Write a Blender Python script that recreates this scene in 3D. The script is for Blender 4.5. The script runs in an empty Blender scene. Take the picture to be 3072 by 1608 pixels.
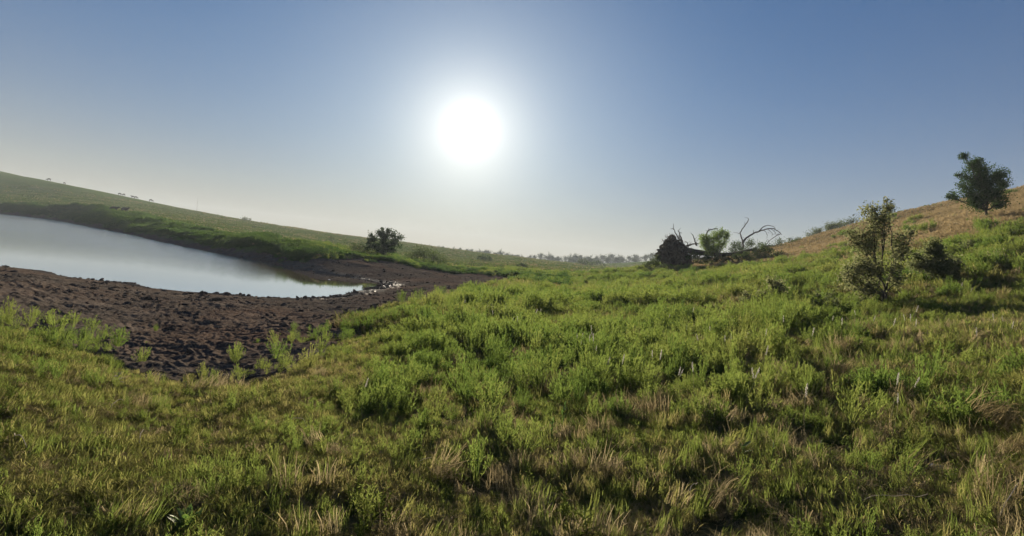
import bpy, bmesh, math, random
import numpy as np
from mathutils import Vector, Matrix

SC = bpy.context.scene
COL = SC.collection
R = math.radians

# ------------------------------------------------------------------ camera
F_PX, W_PX, H_PX = 1676.0, 3072.0, 1608.0
ROLL, PITCH = R(6.0), math.atan(34 / 1676.0)
EYE = np.array([0.0, 0.0, 3.0])
fw = np.array([0, math.cos(PITCH), -math.sin(PITCH)])
up0 = np.array([0, math.sin(PITCH), math.cos(PITCH)])
rt0 = np.array([1.0, 0, 0])
RT = rt0 * math.cos(ROLL) + up0 * math.sin(ROLL)
UP = up0 * math.cos(ROLL) - rt0 * math.sin(ROLL)
cam_d = bpy.data.cameras.new('camera')
cam_d.sensor_width = 36.0
cam_d.lens = 36.0 * F_PX / W_PX
cam_d.clip_start, cam_d.clip_end = 0.05, 6000
cam = bpy.data.objects.new('camera', cam_d)
m = Matrix.Identity(4)
for i in range(3):
    m[i][0], m[i][1], m[i][2], m[i][3] = RT[i], UP[i], -fw[i], EYE[i]
cam.matrix_world = m
COL.objects.link(cam)
SC.camera = cam

# ------------------------------------------------------------------ sky, sun, exposure
SUN_PX = (1410, 388)
_d = RT * (SUN_PX[0] - W_PX / 2) - UP * (SUN_PX[1] - H_PX / 2) + fw * F_PX
SUN_DIR = _d / np.linalg.norm(_d)
SUN_EL = math.asin(SUN_DIR[2])
SUN_AZ = math.atan2(SUN_DIR[0], SUN_DIR[1])
SKY_STRENGTH = 0.05
SUN_STRENGTH = 5.0
SC.view_settings.view_transform = 'Standard'
SC.view_settings.look = 'None'
SC.view_settings.gamma = 1.0
SC.view_settings.use_curve_mapping = False
SC.view_settings.exposure = 1.27

world = bpy.data.worlds.new('World')
SC.world = world
world.use_nodes = True
wn, wl = world.node_tree.nodes, world.node_tree.links
wn.clear()
w_out = wn.new('ShaderNodeOutputWorld')
sky = wn.new('ShaderNodeTexSky')
sky.sky_type = 'NISHITA'
sky.sun_disc = False
sky.sun_elevation = SUN_EL
sky.sun_rotation = SUN_AZ
sky.altitude = 300
sky.air_density = 1.0
sky.dust_density = 0.35
sky.ozone_density = 2.5
bg = wn.new('ShaderNodeBackground')
bg.inputs['Strength'].default_value = SKY_STRENGTH
def wmath(op, a, b=None):
    n = wn.new('ShaderNodeMath')
    n.operation = op
    for i, x in enumerate((a, b)):
        if x is None:
            continue
        if isinstance(x, (int, float)):
            n.inputs[i].default_value = x
        else:
            wl.new(x, n.inputs[i])
    return n.outputs[0]


def wvec(op, a, b):
    n = wn.new('ShaderNodeVectorMath')
    n.operation = op
    for i, x in enumerate((a, b)):
        if isinstance(x, tuple):
            n.inputs[i].default_value = x
        else:
            wl.new(x, n.inputs[i])
    return n.outputs[0]


# clear evening sky with a band of warm dusty air low down, the same all the way round
sky_c = wvec('DIVIDE', wvec('MULTIPLY', sky.outputs[0], (0.235, 0.50, 0.80)), wvec('ADD', wvec('MULTIPLY', sky.outputs[0], (0.06, 0.06, 0.06)), (1.0, 1.0, 1.0)))
tc = wn.new('ShaderNodeTexCoord')
sepz = wn.new('ShaderNodeSeparateXYZ')
wl.new(tc.outputs['Generated'], sepz.inputs[0])
low = wmath('MULTIPLY', wmath('EXPONENT', wmath('MULTIPLY', wmath('MAXIMUM', sepz.outputs[2], 0.0), -1 / 0.135)), 0.92)
band = wn.new('ShaderNodeMix')
band.data_type = 'RGBA'
wl.new(low, band.inputs[0])
wl.new(sky_c, band.inputs[6])
band.inputs[7].default_value = (4.75, 4.0, 2.9, 1)
wl.new(band.outputs[2], bg.inputs['Color'])

# the sun seen through hazy air: its disc and the bright ring of forward-scattered light round it
dot = wn.new('ShaderNodeVectorMath')
dot.operation = 'DOT_PRODUCT'
wl.new(tc.outputs['Generated'], dot.inputs[0])
dot.inputs[1].default_value = tuple(SUN_DIR)
ang = wmath('ARCCOSINE', wmath('MINIMUM', dot.outputs['Value'], 0.999999))
a2 = wmath('MULTIPLY', ang, ang)


def gauss(sig_deg, amp):
    return wmath('MULTIPLY', wmath('EXPONENT', wmath('MULTIPLY', a2, -1.0 / (R(sig_deg) ** 2))), amp)


glow = wmath('ADD', wmath('MULTIPLY', wmath('EXPONENT', wmath('MULTIPLY', ang, -1.0 / R(2.2))), 0.36), gauss(1.6, 0.35))
glow_c = wn.new('ShaderNodeBackground')
glow_c.inputs['Color'].default_value = (1.0, 0.95, 0.86, 1)
wl.new(glow, glow_c.inputs['Strength'])
halo = wn.new('ShaderNodeBackground')
halo.inputs['Color'].default_value = (1.0, 0.85, 0.60, 1)
wl.new(wmath('ADD', gauss(6.0, 0.15), gauss(15.0, 0.11)), halo.inputs['Strength'])
addh = wn.new('ShaderNodeAddShader')
wl.new(glow_c.outputs[0], addh.inputs[0])
wl.new(halo.outputs[0], addh.inputs[1])
addw = wn.new('ShaderNodeAddShader')
wl.new(bg.outputs[0], addw.inputs[0])
wl.new(addh.outputs[0], addw.inputs[1])
wl.new(addw.outputs[0], w_out.inputs['Surface'])

sun_d = bpy.data.lights.new('sun', 'SUN')
sun_d.energy = SUN_STRENGTH
sun_d.angle = R(0.6)
sun_d.color = (1.0, 0.87, 0.68)
sun = bpy.data.objects.new('sun', sun_d)
sun.rotation_euler = Vector(SUN_DIR).to_track_quat('Z', 'Y').to_euler()
sun.location = (0, 0, 60)
COL.objects.link(sun)

SC.cycles.use_denoising = True
SC.render.filter_size = 1.15
SC.cycles.use_light_tree = False
SC.cycles.max_bounces = 4
SC.cycles.diffuse_bounces = 2
SC.cycles.glossy_bounces = 2
SC.cycles.transmission_bounces = 4
SC.cycles.volume_bounces = 0
SC.cycles.use_adaptive_sampling = True
SC.cycles.adaptive_threshold = 0.015

# ------------------------------------------------------------------ projection helpers


def ray(u, v):
    d = RT * (u - W_PX / 2) - UP * (v - H_PX / 2) + fw * F_PX
    return d / d[1]            # forward distance 1


def at(u, v, depth):
    return EYE + ray(u, v) * depth


def project(P):
    q = np.asarray(P, float) - EYE
    cz = q @ fw
    return np.stack([W_PX / 2 + F_PX * (q @ RT) / cz, H_PX / 2 - F_PX * (q @ UP) / cz, cz], -1)


# ------------------------------------------------------------------ noise


def _hash(ix, iy, seed):
    h = (ix.astype(np.int64) * 374761393 + iy.astype(np.int64) * 668265263 + seed * 1442695041) & 0xFFFFFFFF
    h = ((h ^ (h >> 13)) * 1274126177) & 0xFFFFFFFF
    h = h ^ (h >> 16)
    return (h & 0xFFFFFF) / float(0xFFFFFF)


def vnoise(x, y, seed=0):
    x, y = np.asarray(x, float), np.asarray(y, float)
    ix, iy = np.floor(x), np.floor(y)
    fx, fy = x - ix, y - iy
    fx, fy = fx * fx * (3 - 2 * fx), fy * fy * (3 - 2 * fy)
    a, b = _hash(ix, iy, seed), _hash(ix + 1, iy, seed)
    c, d = _hash(ix, iy + 1, seed), _hash(ix + 1, iy + 1, seed)
    return (a + (b - a) * fx) * (1 - fy) + (c + (d - c) * fx) * fy


def fbm(x, y, seed=0, octs=4):
    s, a, t = 0, 0.5, 0
    for o in range(octs):
        ca, sa = math.cos(0.6 * o), math.sin(0.6 * o)
        s = s + a * vnoise((x * ca - y * sa) * 2 ** o + 17.3 * o, (x * sa + y * ca) * 2 ** o - 9.1 * o, seed + o)
        t += a
        a *= 0.5
    return s / t


def sstep(a, b, x):
    t = np.clip((x - a) / (b - a), 0, 1)
    return t * t * (3 - 2 * t)


# ------------------------------------------------------------------ pond outline and land heights


def water_hit(u, v):
    d = ray(u, v)
    t = -EYE[2] / d[2]
    return (EYE + d * t)[:2]


shore_px = [(-520, 752), (-250, 776), (0, 801), (125, 813), (187, 829), (268, 841), (399, 852), (452, 871), (560, 877), (642, 882),
            (737, 889), (779, 894), (871, 897), (971, 897), (1020, 888), (1074, 877), (1105, 869), (1140, 861), (1161, 855),
            (1136, 847), (1043, 830), (934, 817), (825, 790), (800, 785), (623, 754), (467, 720), (311, 687), (150, 657), (0, 640),
            (-250, 611), (-520, 590)]
POND = np.array([water_hit(*p) for p in shore_px])


def poly_sd(x, y, poly):
    x, y = np.asarray(x, float), np.asarray(y, float)
    d2 = np.full(x.shape, 1e18)
    inside = np.zeros(x.shape, bool)
    n = len(poly)
    for i in range(n):
        ax, ay = poly[i]
        bx, by = poly[(i + 1) % n]
        ex, ey = bx - ax, by - ay
        t = np.clip(((x - ax) * ex + (y - ay) * ey) / (ex * ex + ey * ey + 1e-12), 0, 1)
        d2 = np.minimum(d2, (x - ax - t * ex) ** 2 + (y - ay - t * ey) ** 2)
        c = (ay > y) != (by > y)
        inside ^= c & (x < (bx - ax) * (y - ay) / (by - ay + 1e-18) + ax)
    d = np.sqrt(d2)
    return np.where(inside, -d, d)


CTRL_PX = [
    # left hill behind the pond
    (-600, 540, 165), (-600, 500, 230), (-600, 428, 330), (-600, 480, 700),
    (0, 606, 172), (0, 578, 230), (0, 521, 320), (0, 570, 700),
    (200, 621, 150), (200, 602, 210), (200, 557, 310),
    (370, 661, 118), (370, 641, 150), (370, 622, 210), (370, 596, 300), (370, 640, 700),
    (560, 699, 82), (560, 678, 120), (560, 629, 310),
    (740, 734, 62), (740, 708, 110), (740, 682, 190), (740, 661, 320), (740, 685, 700),
    (920, 764, 54), (920, 728, 110), (920, 688, 320),
    (1090, 786, 54), (1090, 757, 90), (1090, 737, 180), (1090, 713, 330), (1090, 735, 700),
    (1215, 794, 60), (1215, 727, 340),
    # valley
    (1340, 815, 66), (1340, 792, 95), (1340, 770, 180), (1340, 746, 350), (1340, 764, 700),
    (1460, 850, 47),
    (1536, 1300, 5.2), (1536, 1000, 13.8), (1536, 880, 30), (1536, 850, 42), (1536, 815, 75), (1536, 795, 130), (1536, 769, 330), (1536, 789, 700),
    (1735, 1000, 13.5), (1735, 862, 42), (1735, 818, 100), (1735, 791, 280), (1735, 805, 700),
    (1950, 1300, 5.2), (1950, 1000, 13), (1950, 885, 28), (1950, 830, 50), (1950, 808, 62), (1950, 802, 110), (1950, 800, 300), (1950, 800, 700),
    # right hillside
    (2200, 1000, 12), (2200, 855, 27), (2200, 788, 56), (2200, 762, 90), (2200, 780, 250), (2200, 815, 700),
    (2400, 1000, 10.5), (2400, 855, 22), (2400, 775, 45), (2400, 742, 72), (2400, 718, 105), (2400, 760, 260), (2400, 850, 700),
    (2650, 1100, 7.5), (2650, 915, 15), (2650, 805, 27), (2650, 703, 50), (2650, 646, 95), (2650, 730, 260), (2650, 878, 700),
    (2960, 1300, 4.6), (2960, 1000, 9.5), (2960, 805, 19), (2960, 653, 36), (2960, 583, 85), (2960, 720, 260), (2960, 912, 700),
    (3400, 1300, 4.0), (3400, 1000, 8.5), (3400, 790, 16), (3400, 590, 36), (3400, 495, 80), (3400, 690, 260), (3400, 950, 700),
    # foreground and mud flat
    (2300, 1300, 5.0), (800, 1300, 4.5), (100, 1300, 3.9), (-500, 1300, 3.4),
    (560, 1145, 7.2), (0, 960, 10), (-500, 930, 9), (900, 1110, 8.2), (1090, 1010, 11.5), (1200, 920, 19.9), (1330, 870, 33),
    (300, 930, 14), (800, 960, 15), (1000, 930, 20),
]
_cp = [at(*c) for c in CTRL_PX]
for r_ in (0.3, 1.0, 2.2):
    for a in np.linspace(-1.25, 1.25, 7):
        x_ = r_ * math.sin(a)
        _cp.append(np.array([x_, r_ * math.cos(a), 1.37 + x_ * (0.08 if x_ > 0 else 0.0)]))
for a in np.linspace(-1, 1, 7):                         # the far country beyond the valley
    _cp.append(np.array([900 * math.sin(a), 900 * math.cos(a), -4.0]))
_cp = np.array(_cp)
_cp = np.vstack([_cp, [(p[0], p[1], 0.0) for p in POND[2:-2:2]]])


def _q(x, y):
    r = np.minimum(np.hypot(x, y), 900)
    th = np.clip(np.arctan2(x, y), -1.25, 1.25)
    return th * 3.0, np.log(r + 1.5)


def _tps_k(d2):
    return 0.5 * d2 * np.log(d2 + 1e-12)


_qx, _qy = _q(_cp[:, 0], _cp[:, 1])
_n = len(_cp)
_A = np.zeros((_n + 3, _n + 3))
_A[:_n, :_n] = _tps_k((_qx[:, None] - _qx) ** 2 + (_qy[:, None] - _qy) ** 2) + 2e-3 * np.eye(_n)
_A[:_n, _n] = 1
_A[:_n, _n + 1], _A[:_n, _n + 2] = _qx, _qy
_A[_n:, :_n] = _A[:_n, _n:].T
_sol = np.linalg.solve(_A, np.concatenate([_cp[:, 2], [0, 0, 0]]))


def land(x, y):
    x, y = np.atleast_1d(np.asarray(x, float)), np.atleast_1d(np.asarray(y, float))
    shp = x.shape
    x, y = x.ravel(), y.ravel()
    z = np.empty(len(x))
    for s in range(0, len(x), 20000):
        qx, qy = _q(x[s:s + 20000], y[s:s + 20000])
        z[s:s + 20000] = _tps_k((qx[:, None] - _qx) ** 2 + (qy[:, None] - _qy) ** 2) @ _sol[:_n] + _sol[_n] + _sol[_n + 1] * qx + _sol[_n + 2] * qy
    r = np.hypot(x, y)
    th = np.abs(np.arctan2(x, y))
    z = z + (1.35 - z) * sstep(1.5, 2.6, th)
    sd = poly_sd(x, y, POND) + (fbm(x * 0.9, y * 0.9, 5, 3) - 0.5) * np.clip(r / 30, 0.6, 3)
    rough = (fbm(x * 0.6, y * 0.6, 11, 4) - 0.5) * 0.16 + (fbm(x * 0.06, y * 0.06, 21, 4) - 0.5) * 0.9 * sstep(15, 90, r)
    z = z + rough * sstep(0.5, 6, sd)
    hi = 0.015 + 0.42 * np.maximum(sd, 0)
    lo = 0.015 + 0.022 * np.clip(sd, 0, 12)
    z = np.where(sd > 0, np.minimum(np.maximum(z, lo), np.where(sd < 25, hi, 1e9)), np.maximum(-0.02 + 0.08 * sd, -1.2))
    return z.reshape(shp)


def landz(x, y):
    return float(land(np.array([x]), np.array([y]))[0])


_ds = np.exp(np.linspace(math.log(1.5), math.log(900), 260))


def hit(u, v):
    """the point of the land seen at a place of the photograph"""
    P = EYE + ray(u, v)[None] * _ds[:, None]
    below = P[:, 2] - land(P[:, 0], P[:, 1]) < 0
    k = int(np.argmax(below)) if below.any() else len(_ds) - 1
    a, b = P[max(k - 1, 0)], P[k]
    ga, gb = a[2] - landz(a[0], a[1]), b[2] - landz(b[0], b[1])
    t = ga / (ga - gb + 1e-9) if below.any() else 0
    p = a + (b - a) * t
    return np.array([p[0], p[1], landz(p[0], p[1])])


def stand(u, depth):
    """a point of the land at a column of the photograph and a forward distance"""
    v = 800.0
    for _ in range(8):
        p = at(u, v, depth)
        z = landz(p[0], p[1])
        v = project(np.array([p[0], p[1], z]))[1]
    return np.array([p[0], p[1], z])


# mud flat: the trampled strip between pond and grass
MUD = np.array([(-60, 14), (-30, 12.0), (-16, 10.6), (-9.6, 9.9), (-7.4, 8.9), (-5.6, 7.6), (-4.2, 7.1), (-3.2, 7.7), (-3.0, 8.6), (-3.1, 9.8), (-3.5, 12.5),
                (-3.8, 16), (-3.6, 21), (-2.6, 27), (-1.0, 34), (1.6, 46), (0.4, 57), (-5.5, 63), (-11, 60), (-17, 53), (-30, 44), (-60, 40)])


def mud_mask(x, y):
    r = np.hypot(x, y)
    wob = (fbm(x * 0.8, y * 0.8, 31, 4) - 0.5) * np.clip(r / 6, 1.4, 6)
    a = -poly_sd(x, y, MUD) + wob
    b = 1.5 - poly_sd(x, y, POND) + wob * 0.3
    near = np.where(y < 42, -9, b)                      # bare bank of the far shore
    return np.maximum(a, near)


# ------------------------------------------------------------------ object helpers


def tag(o, label=None, cat=None, group=None, kind=None):
    for k, x in (('label', label), ('category', cat), ('group', group), ('kind', kind)):
        if x:
            o[k] = x
    return o


def mesh_obj(name, verts, faces, mat, parent=None, smooth=False):
    me = bpy.data.meshes.new(name)
    me.from_pydata([tuple(v) for v in np.asarray(verts).tolist()], [], faces if isinstance(faces, list) else faces.tolist())
    if smooth:
        me.polygons.foreach_set('use_smooth', np.ones(len(me.polygons), bool))
    if mat:
        me.materials.append(mat)
    o = bpy.data.objects.new(name, me)
    COL.objects.link(o)
    if parent:
        o.parent = parent
    return o


def empty(name, loc, label, cat, group=None, rz=0.0):
    o = bpy.data.objects.new(name, None)
    o.empty_display_size = 0.2
    o.location = [float(c) for c in loc]
    o.rotation_euler = (0, 0, rz)
    COL.objects.link(o)
    return tag(o, label, cat, group)


def copy_tree(o, parent=None):
    c = o.copy()
    COL.objects.link(c)
    c.parent = parent
    for ch in list(o.children):
        copy_tree(ch, c)
    return c


class MB:
    """collects shapes for one mesh"""

    def __init__(self):
        self.v, self.f, self.n = [], [], 0

    def add(self, verts, faces):
        verts = np.asarray(verts, float)
        self.v.append(verts)
        self.f += [tuple(int(i) + self.n for i in f) for f in faces]
        self.n += len(verts)

    def tube(self, pts, radii, sides=6):
        pts = np.asarray(pts, float)
        n = len(pts)
        radii = np.broadcast_to(np.asarray(radii, float), (n,))
        tan = np.gradient(pts, axis=0)
        tan /= np.linalg.norm(tan, axis=1)[:, None] + 1e-9
        ref = np.array([0.3, 0.9, 0.25]) if abs(tan[0][2]) > 0.6 else np.array([0, 0, 1.0])
        vs = []
        for i in range(n):
            a = np.cross(tan[i], ref)
            a /= np.linalg.norm(a) + 1e-9
            b = np.cross(tan[i], a)
            for k in range(sides):
                t = 2 * math.pi * k / sides
                vs.append(pts[i] + radii[i] * (a * math.cos(t) + b * math.sin(t)))
        fs = []
        for i in range(n - 1):
            for k in range(sides):
                k2 = (k + 1) % sides
                fs.append((i * sides + k, i * sides + k2, (i + 1) * sides + k2, (i + 1) * sides + k))
        fs.append(tuple(range(sides))[::-1])
        fs.append(tuple((n - 1) * sides + k for k in range(sides)))
        self.add(vs, fs)

    def quads(self, c, d, s):
        """diamond leaves: centres c, half length vectors d, half width vectors s"""
        N = len(c)
        vs = np.stack([c - d, c + s - d * 0.1, c + d, c - s - d * 0.1], 1).reshape(-1, 3)
        self.add(vs, np.arange(4 * N).reshape(N, 4))

    def build(self, name, mat, parent=None, smooth=False):
        return mesh_obj(name, np.concatenate(self.v), self.f, mat, parent, smooth)


def wiggle(p0, p1, n, amp, rng, sag=0.0):
    p0, p1 = np.asarray(p0, float), np.asarray(p1, float)
    t = np.linspace(0, 1, n)[:, None]
    w = np.cumsum(rng.normal(0, 1, (n, 3)), 0)
    w -= w[0] + (w[-1] - w[0]) * t
    L = np.linalg.norm(p1 - p0)
    p = p0 + (p1 - p0) * t + w * amp * L / max(n ** 0.5, 1)
    p[:, 2] += sag * L * (4 * t[:, 0] * (1 - t[:, 0]))
    return p


def rand_dirs(n, rng):
    d = rng.normal(0, 1, (n, 3))
    return d / (np.linalg.norm(d, axis=1)[:, None] + 1e-9)


# ------------------------------------------------------------------ materials


class NT:
    def __init__(self, name):
        self.m = bpy.data.materials.new(name)
        self.m.use_nodes = True
        self.n, self.l = self.m.node_tree.nodes, self.m.node_tree.links
        self.n.clear()
        self.out = self.n.new('ShaderNodeOutputMaterial')

    def new(self, t, **kw):
        n = self.n.new(t)
        for k, x in kw.items():
            if hasattr(n, k) and not isinstance(x, tuple):
                setattr(n, k, x)
            else:
                n.inputs[k].default_value = x
        return n

    def noise(self, scale, detail=4.0, vec=None, rough=0.55):
        n = self.n.new('ShaderNodeTexNoise')
        n.inputs['Scale'].default_value = scale
        n.inputs['Detail'].default_value = detail
        n.inputs['Roughness'].default_value = rough
        if vec is not None:
            self.l.new(vec, n.inputs['Vector'])
        return n.outputs['Fac']

    def ramp(self, fac, stops):
        n = self.n.new('ShaderNodeValToRGB')
        cr = n.color_ramp
        while len(cr.elements) < len(stops):
            cr.elements.new(0.5)
        for e, (p, c) in zip(cr.elements, stops):
            e.position = p
            e.color = (*c, 1) if len(c) == 3 else c
        self.l.new(fac, n.inputs['Fac'])
        return n.outputs['Color']

    def mix(self, fac, a, b, mode='MIX'):
        n = self.n.new('ShaderNodeMix')
        n.data_type = 'RGBA'
        n.blend_type = mode
        for s, x in ((n.inputs[0], fac), (n.inputs[6], a), (n.inputs[7], b)):
            if isinstance(x, (int, float)):
                s.default_value = x
            elif isinstance(x, tuple):
                s.default_value = (*x, 1)
            else:
                self.l.new(x, s)
        return n.outputs[2]

    def math(self, op, a, b=0.0, clamp=False):
        n = self.n.new('ShaderNodeMath')
        n.operation = op
        n.use_clamp = clamp
        for i, x in enumerate((a, b)):
            if isinstance(x, (int, float)):
                n.inputs[i].default_value = x
            else:
                self.l.new(x, n.inputs[i])
        return n.outputs[0]

    def finish(self, sh):
        self.l.new(sh, self.out.inputs['Surface'])
        return self.m


def leaf_mat(name, cols, trans=0.5, tcols=None, loc_scale=0.35, gloss=0.0):
    """thin leaves: light passes through them; colour wanders from plant to plant"""
    t = NT(name)
    oi = t.new('ShaderNodeObjectInfo')
    geo = t.new('ShaderNodeNewGeometry')
    n1 = t.noise(loc_scale, 3, oi.outputs['Location'])
    n2 = t.math('MULTIPLY', oi.outputs['Random'], 0.34)
    n3 = t.math('MULTIPLY', geo.outputs['Random Per Island'], 0.34)
    f = t.math('ADD', t.math('MULTIPLY', t.math('SUBTRACT', n1, 0.5), 1.5), t.math('ADD', t.math('ADD', n2, n3), 0.16), True)
    k = len(cols) - 1
    col = t.ramp(f, [(i / k, c) for i, c in enumerate(cols)])
    tcol = t.ramp(f, [(i / k, c) for i, c in enumerate(tcols or [tuple(min(1, x * 1.8) for x in c) for c in cols])])
    d = t.new('ShaderNodeBsdfDiffuse')
    tr = t.new('ShaderNodeBsdfTranslucent')
    t.l.new(col, d.inputs['Color'])
    t.l.new(tcol, tr.inputs['Color'])
    mx = t.new('ShaderNodeMixShader')
    mx.inputs[0].default_value = trans
    t.l.new(d.outputs[0], mx.inputs[1])
    t.l.new(tr.outputs[0], mx.inputs[2])
    sh = mx.outputs[0]
    if gloss:
        g = t.new('ShaderNodeBsdfGlossy')
        g.inputs['Roughness'].default_value = 0.45
        g.inputs['Color'].default_value = (0.8, 0.8, 0.75, 1)
        m2 = t.new('ShaderNodeMixShader')
        m2.inputs[0].default_value = gloss
        t.l.new(sh, m2.inputs[1])
        t.l.new(g.outputs[0], m2.inputs[2])
        sh = m2.outputs[0]
    return t.finish(sh)


def plain_mat(name, c1, c2, scale=8.0, rough=0.85, bump=0.0, stretch=None):
    t = NT(name)
    tcn = t.new('ShaderNodeTexCoord')
    vec = tcn.outputs['Object']
    if stretch:
        mp = t.new('ShaderNodeMapping')
        mp.inputs['Scale'].default_value = stretch
        t.l.new(vec, mp.inputs['Vector'])
        vec = mp.outputs[0]
    f = t.noise(scale, 6, vec, 0.65)
    col = t.ramp(f, [(0.3, c1), (0.7, c2)])
    p = t.new('ShaderNodeBsdfPrincipled')
    t.l.new(col, p.inputs['Base Color'])
    p.inputs['Roughness'].default_value = rough
    p.inputs['Specular IOR Level'].default_value = 0.25
    if bump:
        b = t.new('ShaderNodeBump')
        b.inputs['Strength'].default_value = bump
        b.inputs['Distance'].default_value = 0.05
        t.l.new(f, b.inputs['Height'])
        t.l.new(b.outputs[0], p.inputs['Normal'])
    return t.finish(p.outputs[0])


MUD_DARK, MUD_MID, MUD_RED = (0.050, 0.042, 0.035), (0.118, 0.098, 0.080), (0.160, 0.108, 0.078)


def mud_color(t, vec):
    a = t.noise(2.2, 7, vec, 0.7)
    b = t.noise(0.22, 4, vec)
    c = t.ramp(a, [(0.32, MUD_DARK), (0.62, MUD_MID), (0.8, (0.21, 0.175, 0.14))])
    return t.mix(t.ramp(b, [(0.45, (0, 0, 0)), (0.72, (0.85, 0.85, 0.85))]), c, t.mix(a, (0.085, 0.052, 0.036), MUD_RED))


def make_mud_mat():
    t = NT('mud')
    vec = t.new('ShaderNodeTexCoord').outputs['Object']
    wet = t.new('ShaderNodeAttribute')
    wet.attribute_name = 'wet'
    crust = t.ramp(t.noise(0.45, 5, vec, 0.65), [(0.52, (0, 0, 0)), (0.68, (1, 1, 1))])
    col = t.mix(t.math('MULTIPLY', crust, 0.35), mud_color(t, vec), (0.24, 0.195, 0.155))
    col = t.mix(wet.outputs['Fac'], col, (0.034, 0.027, 0.021))
    p = t.new('ShaderNodeBsdfDiffuse')
    t.l.new(col, p.inputs['Color'])
    b = t.new('ShaderNodeBump')
    b.inputs['Strength'].default_value = 0.7
    b.inputs['Distance'].default_value = 0.06
    t.l.new(t.noise(9, 6, vec, 0.7), b.inputs['Height'])
    t.l.new(b.outputs[0], p.inputs['Normal'])
    gl = t.new('ShaderNodeBsdfGlossy')
    gl.inputs['Roughness'].default_value = 0.28
    t.l.new(b.outputs[0], gl.inputs['Normal'])
    mx = t.new('ShaderNodeMixShader')
    t.l.new(t.math('MULTIPLY', wet.outputs['Fac'], 0.06), mx.inputs[0])
    t.l.new(p.outputs[0], mx.inputs[1])
    t.l.new(gl.outputs[0], mx.inputs[2])
    return t.finish(mx.outputs[0])


def make_ground_mat():
    t = NT('meadow_ground')
    vec = t.new('ShaderNodeTexCoord').outputs['Object']
    at_m = t.new('ShaderNodeAttribute')
    at_m.attribute_name = 'mud'
    at_d = t.new('ShaderNodeAttribute')
    at_d.attribute_name = 'dry'
    at_f = t.new('ShaderNodeAttribute')
    at_f.attribute_name = 'sward'
    fine = t.noise(5.0, 6, vec, 0.7)
    big = t.noise(0.05, 5, vec, 0.6)
    streak = t.noise(0.6, 5, vec, 0.65)
    soil = t.ramp(fine, [(0.3, (0.045, 0.042, 0.018)), (0.7, (0.115, 0.100, 0.045))])
    green = t.ramp(streak, [(0.3, (0.060, 0.105, 0.018)), (0.55, (0.095, 0.145, 0.028)), (0.75, (0.140, 0.165, 0.045))])
    dry = t.ramp(streak, [(0.25, (0.125, 0.090, 0.040)), (0.55, (0.190, 0.140, 0.068)), (0.8, (0.250, 0.190, 0.095))])
    dfac = t.math('ADD', at_d.outputs['Fac'], t.math('MULTIPLY', t.math('SUBTRACT', big, 0.5), 0.9), True)
    sward = t.mix(dfac, green, dry)
    c = t.mix(at_f.outputs['Fac'], soil, sward)
    c = t.mix(at_m.outputs['Fac'], c, mud_color(t, vec))
    p = t.new('ShaderNodeBsdfDiffuse')
    t.l.new(c, p.inputs['Color'])
    b = t.new('ShaderNodeBump')
    b.inputs['Strength'].default_value = 0.9
    b.inputs['Distance'].default_value = 0.25
    t.l.new(streak, b.inputs['Height'])
    t.l.new(b.outputs[0], p.inputs['Normal'])
    return t.finish(p.outputs[0])


def make_water_mat():
    t = NT('pond_water')
    tcn = t.new('ShaderNodeTexCoord')
    vec = tcn.outputs['Object']
    mp = t.new('ShaderNodeMapping')
    mp.inputs['Rotation'].default_value = (0, 0, R(35))
    mp.inputs['Scale'].default_value = (1.0, 2.2, 1.0)
    t.l.new(vec, mp.inputs['Vector'])
    wave = t.noise(1.5, 3, mp.outputs[0], 0.6)
    small = t.noise(5.0, 2, mp.outputs[0], 0.5)
    attr = t.new('ShaderNodeAttribute')
    attr.attribute_name = 'wind'
    h = t.math('ADD', wave, t.math('MULTIPLY', small, 0.35))
    b = t.new('ShaderNodeBump')
    b.inputs['Distance'].default_value = 0.15
    patch = t.noise(0.07, 3, vec, 0.5)
    pw = t.math('MULTIPLY', attr.outputs['Fac'], t.math('ADD', 0.35, patch), True)
    t.l.new(t.math('ADD', t.math('MULTIPLY', pw, 0.20), 0.005), b.inputs['Strength'])
    t.l.new(h, b.inputs['Height'])
    d = t.new('ShaderNodeBsdfDiffuse')
    d.inputs['Color'].default_value = (0.33, 0.25, 0.165, 1)
    g = t.new('ShaderNodeBsdfGlossy')
    t.l.new(t.math('ADD', t.math('MULTIPLY', pw, 0.10), 0.03), g.inputs['Roughness'])
    g.inputs['Color'].default_value = (0.94, 0.98, 1, 1)
    fr = t.new('ShaderNodeFresnel')
    fr.inputs['IOR'].default_value = 1.33
    for n_ in (g, fr):
        t.l.new(b.outputs[0], n_.inputs['Normal'])
    mx = t.new('ShaderNodeMixShader')
    t.l.new(t.math('MINIMUM', t.math('MULTIPLY', fr.outputs[0], 1.5), 0.90), mx.inputs[0])
    t.l.new(d.outputs[0], mx.inputs[1])
    t.l.new(g.outputs[0], mx.inputs[2])
    return t.finish(mx.outputs[0])


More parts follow.
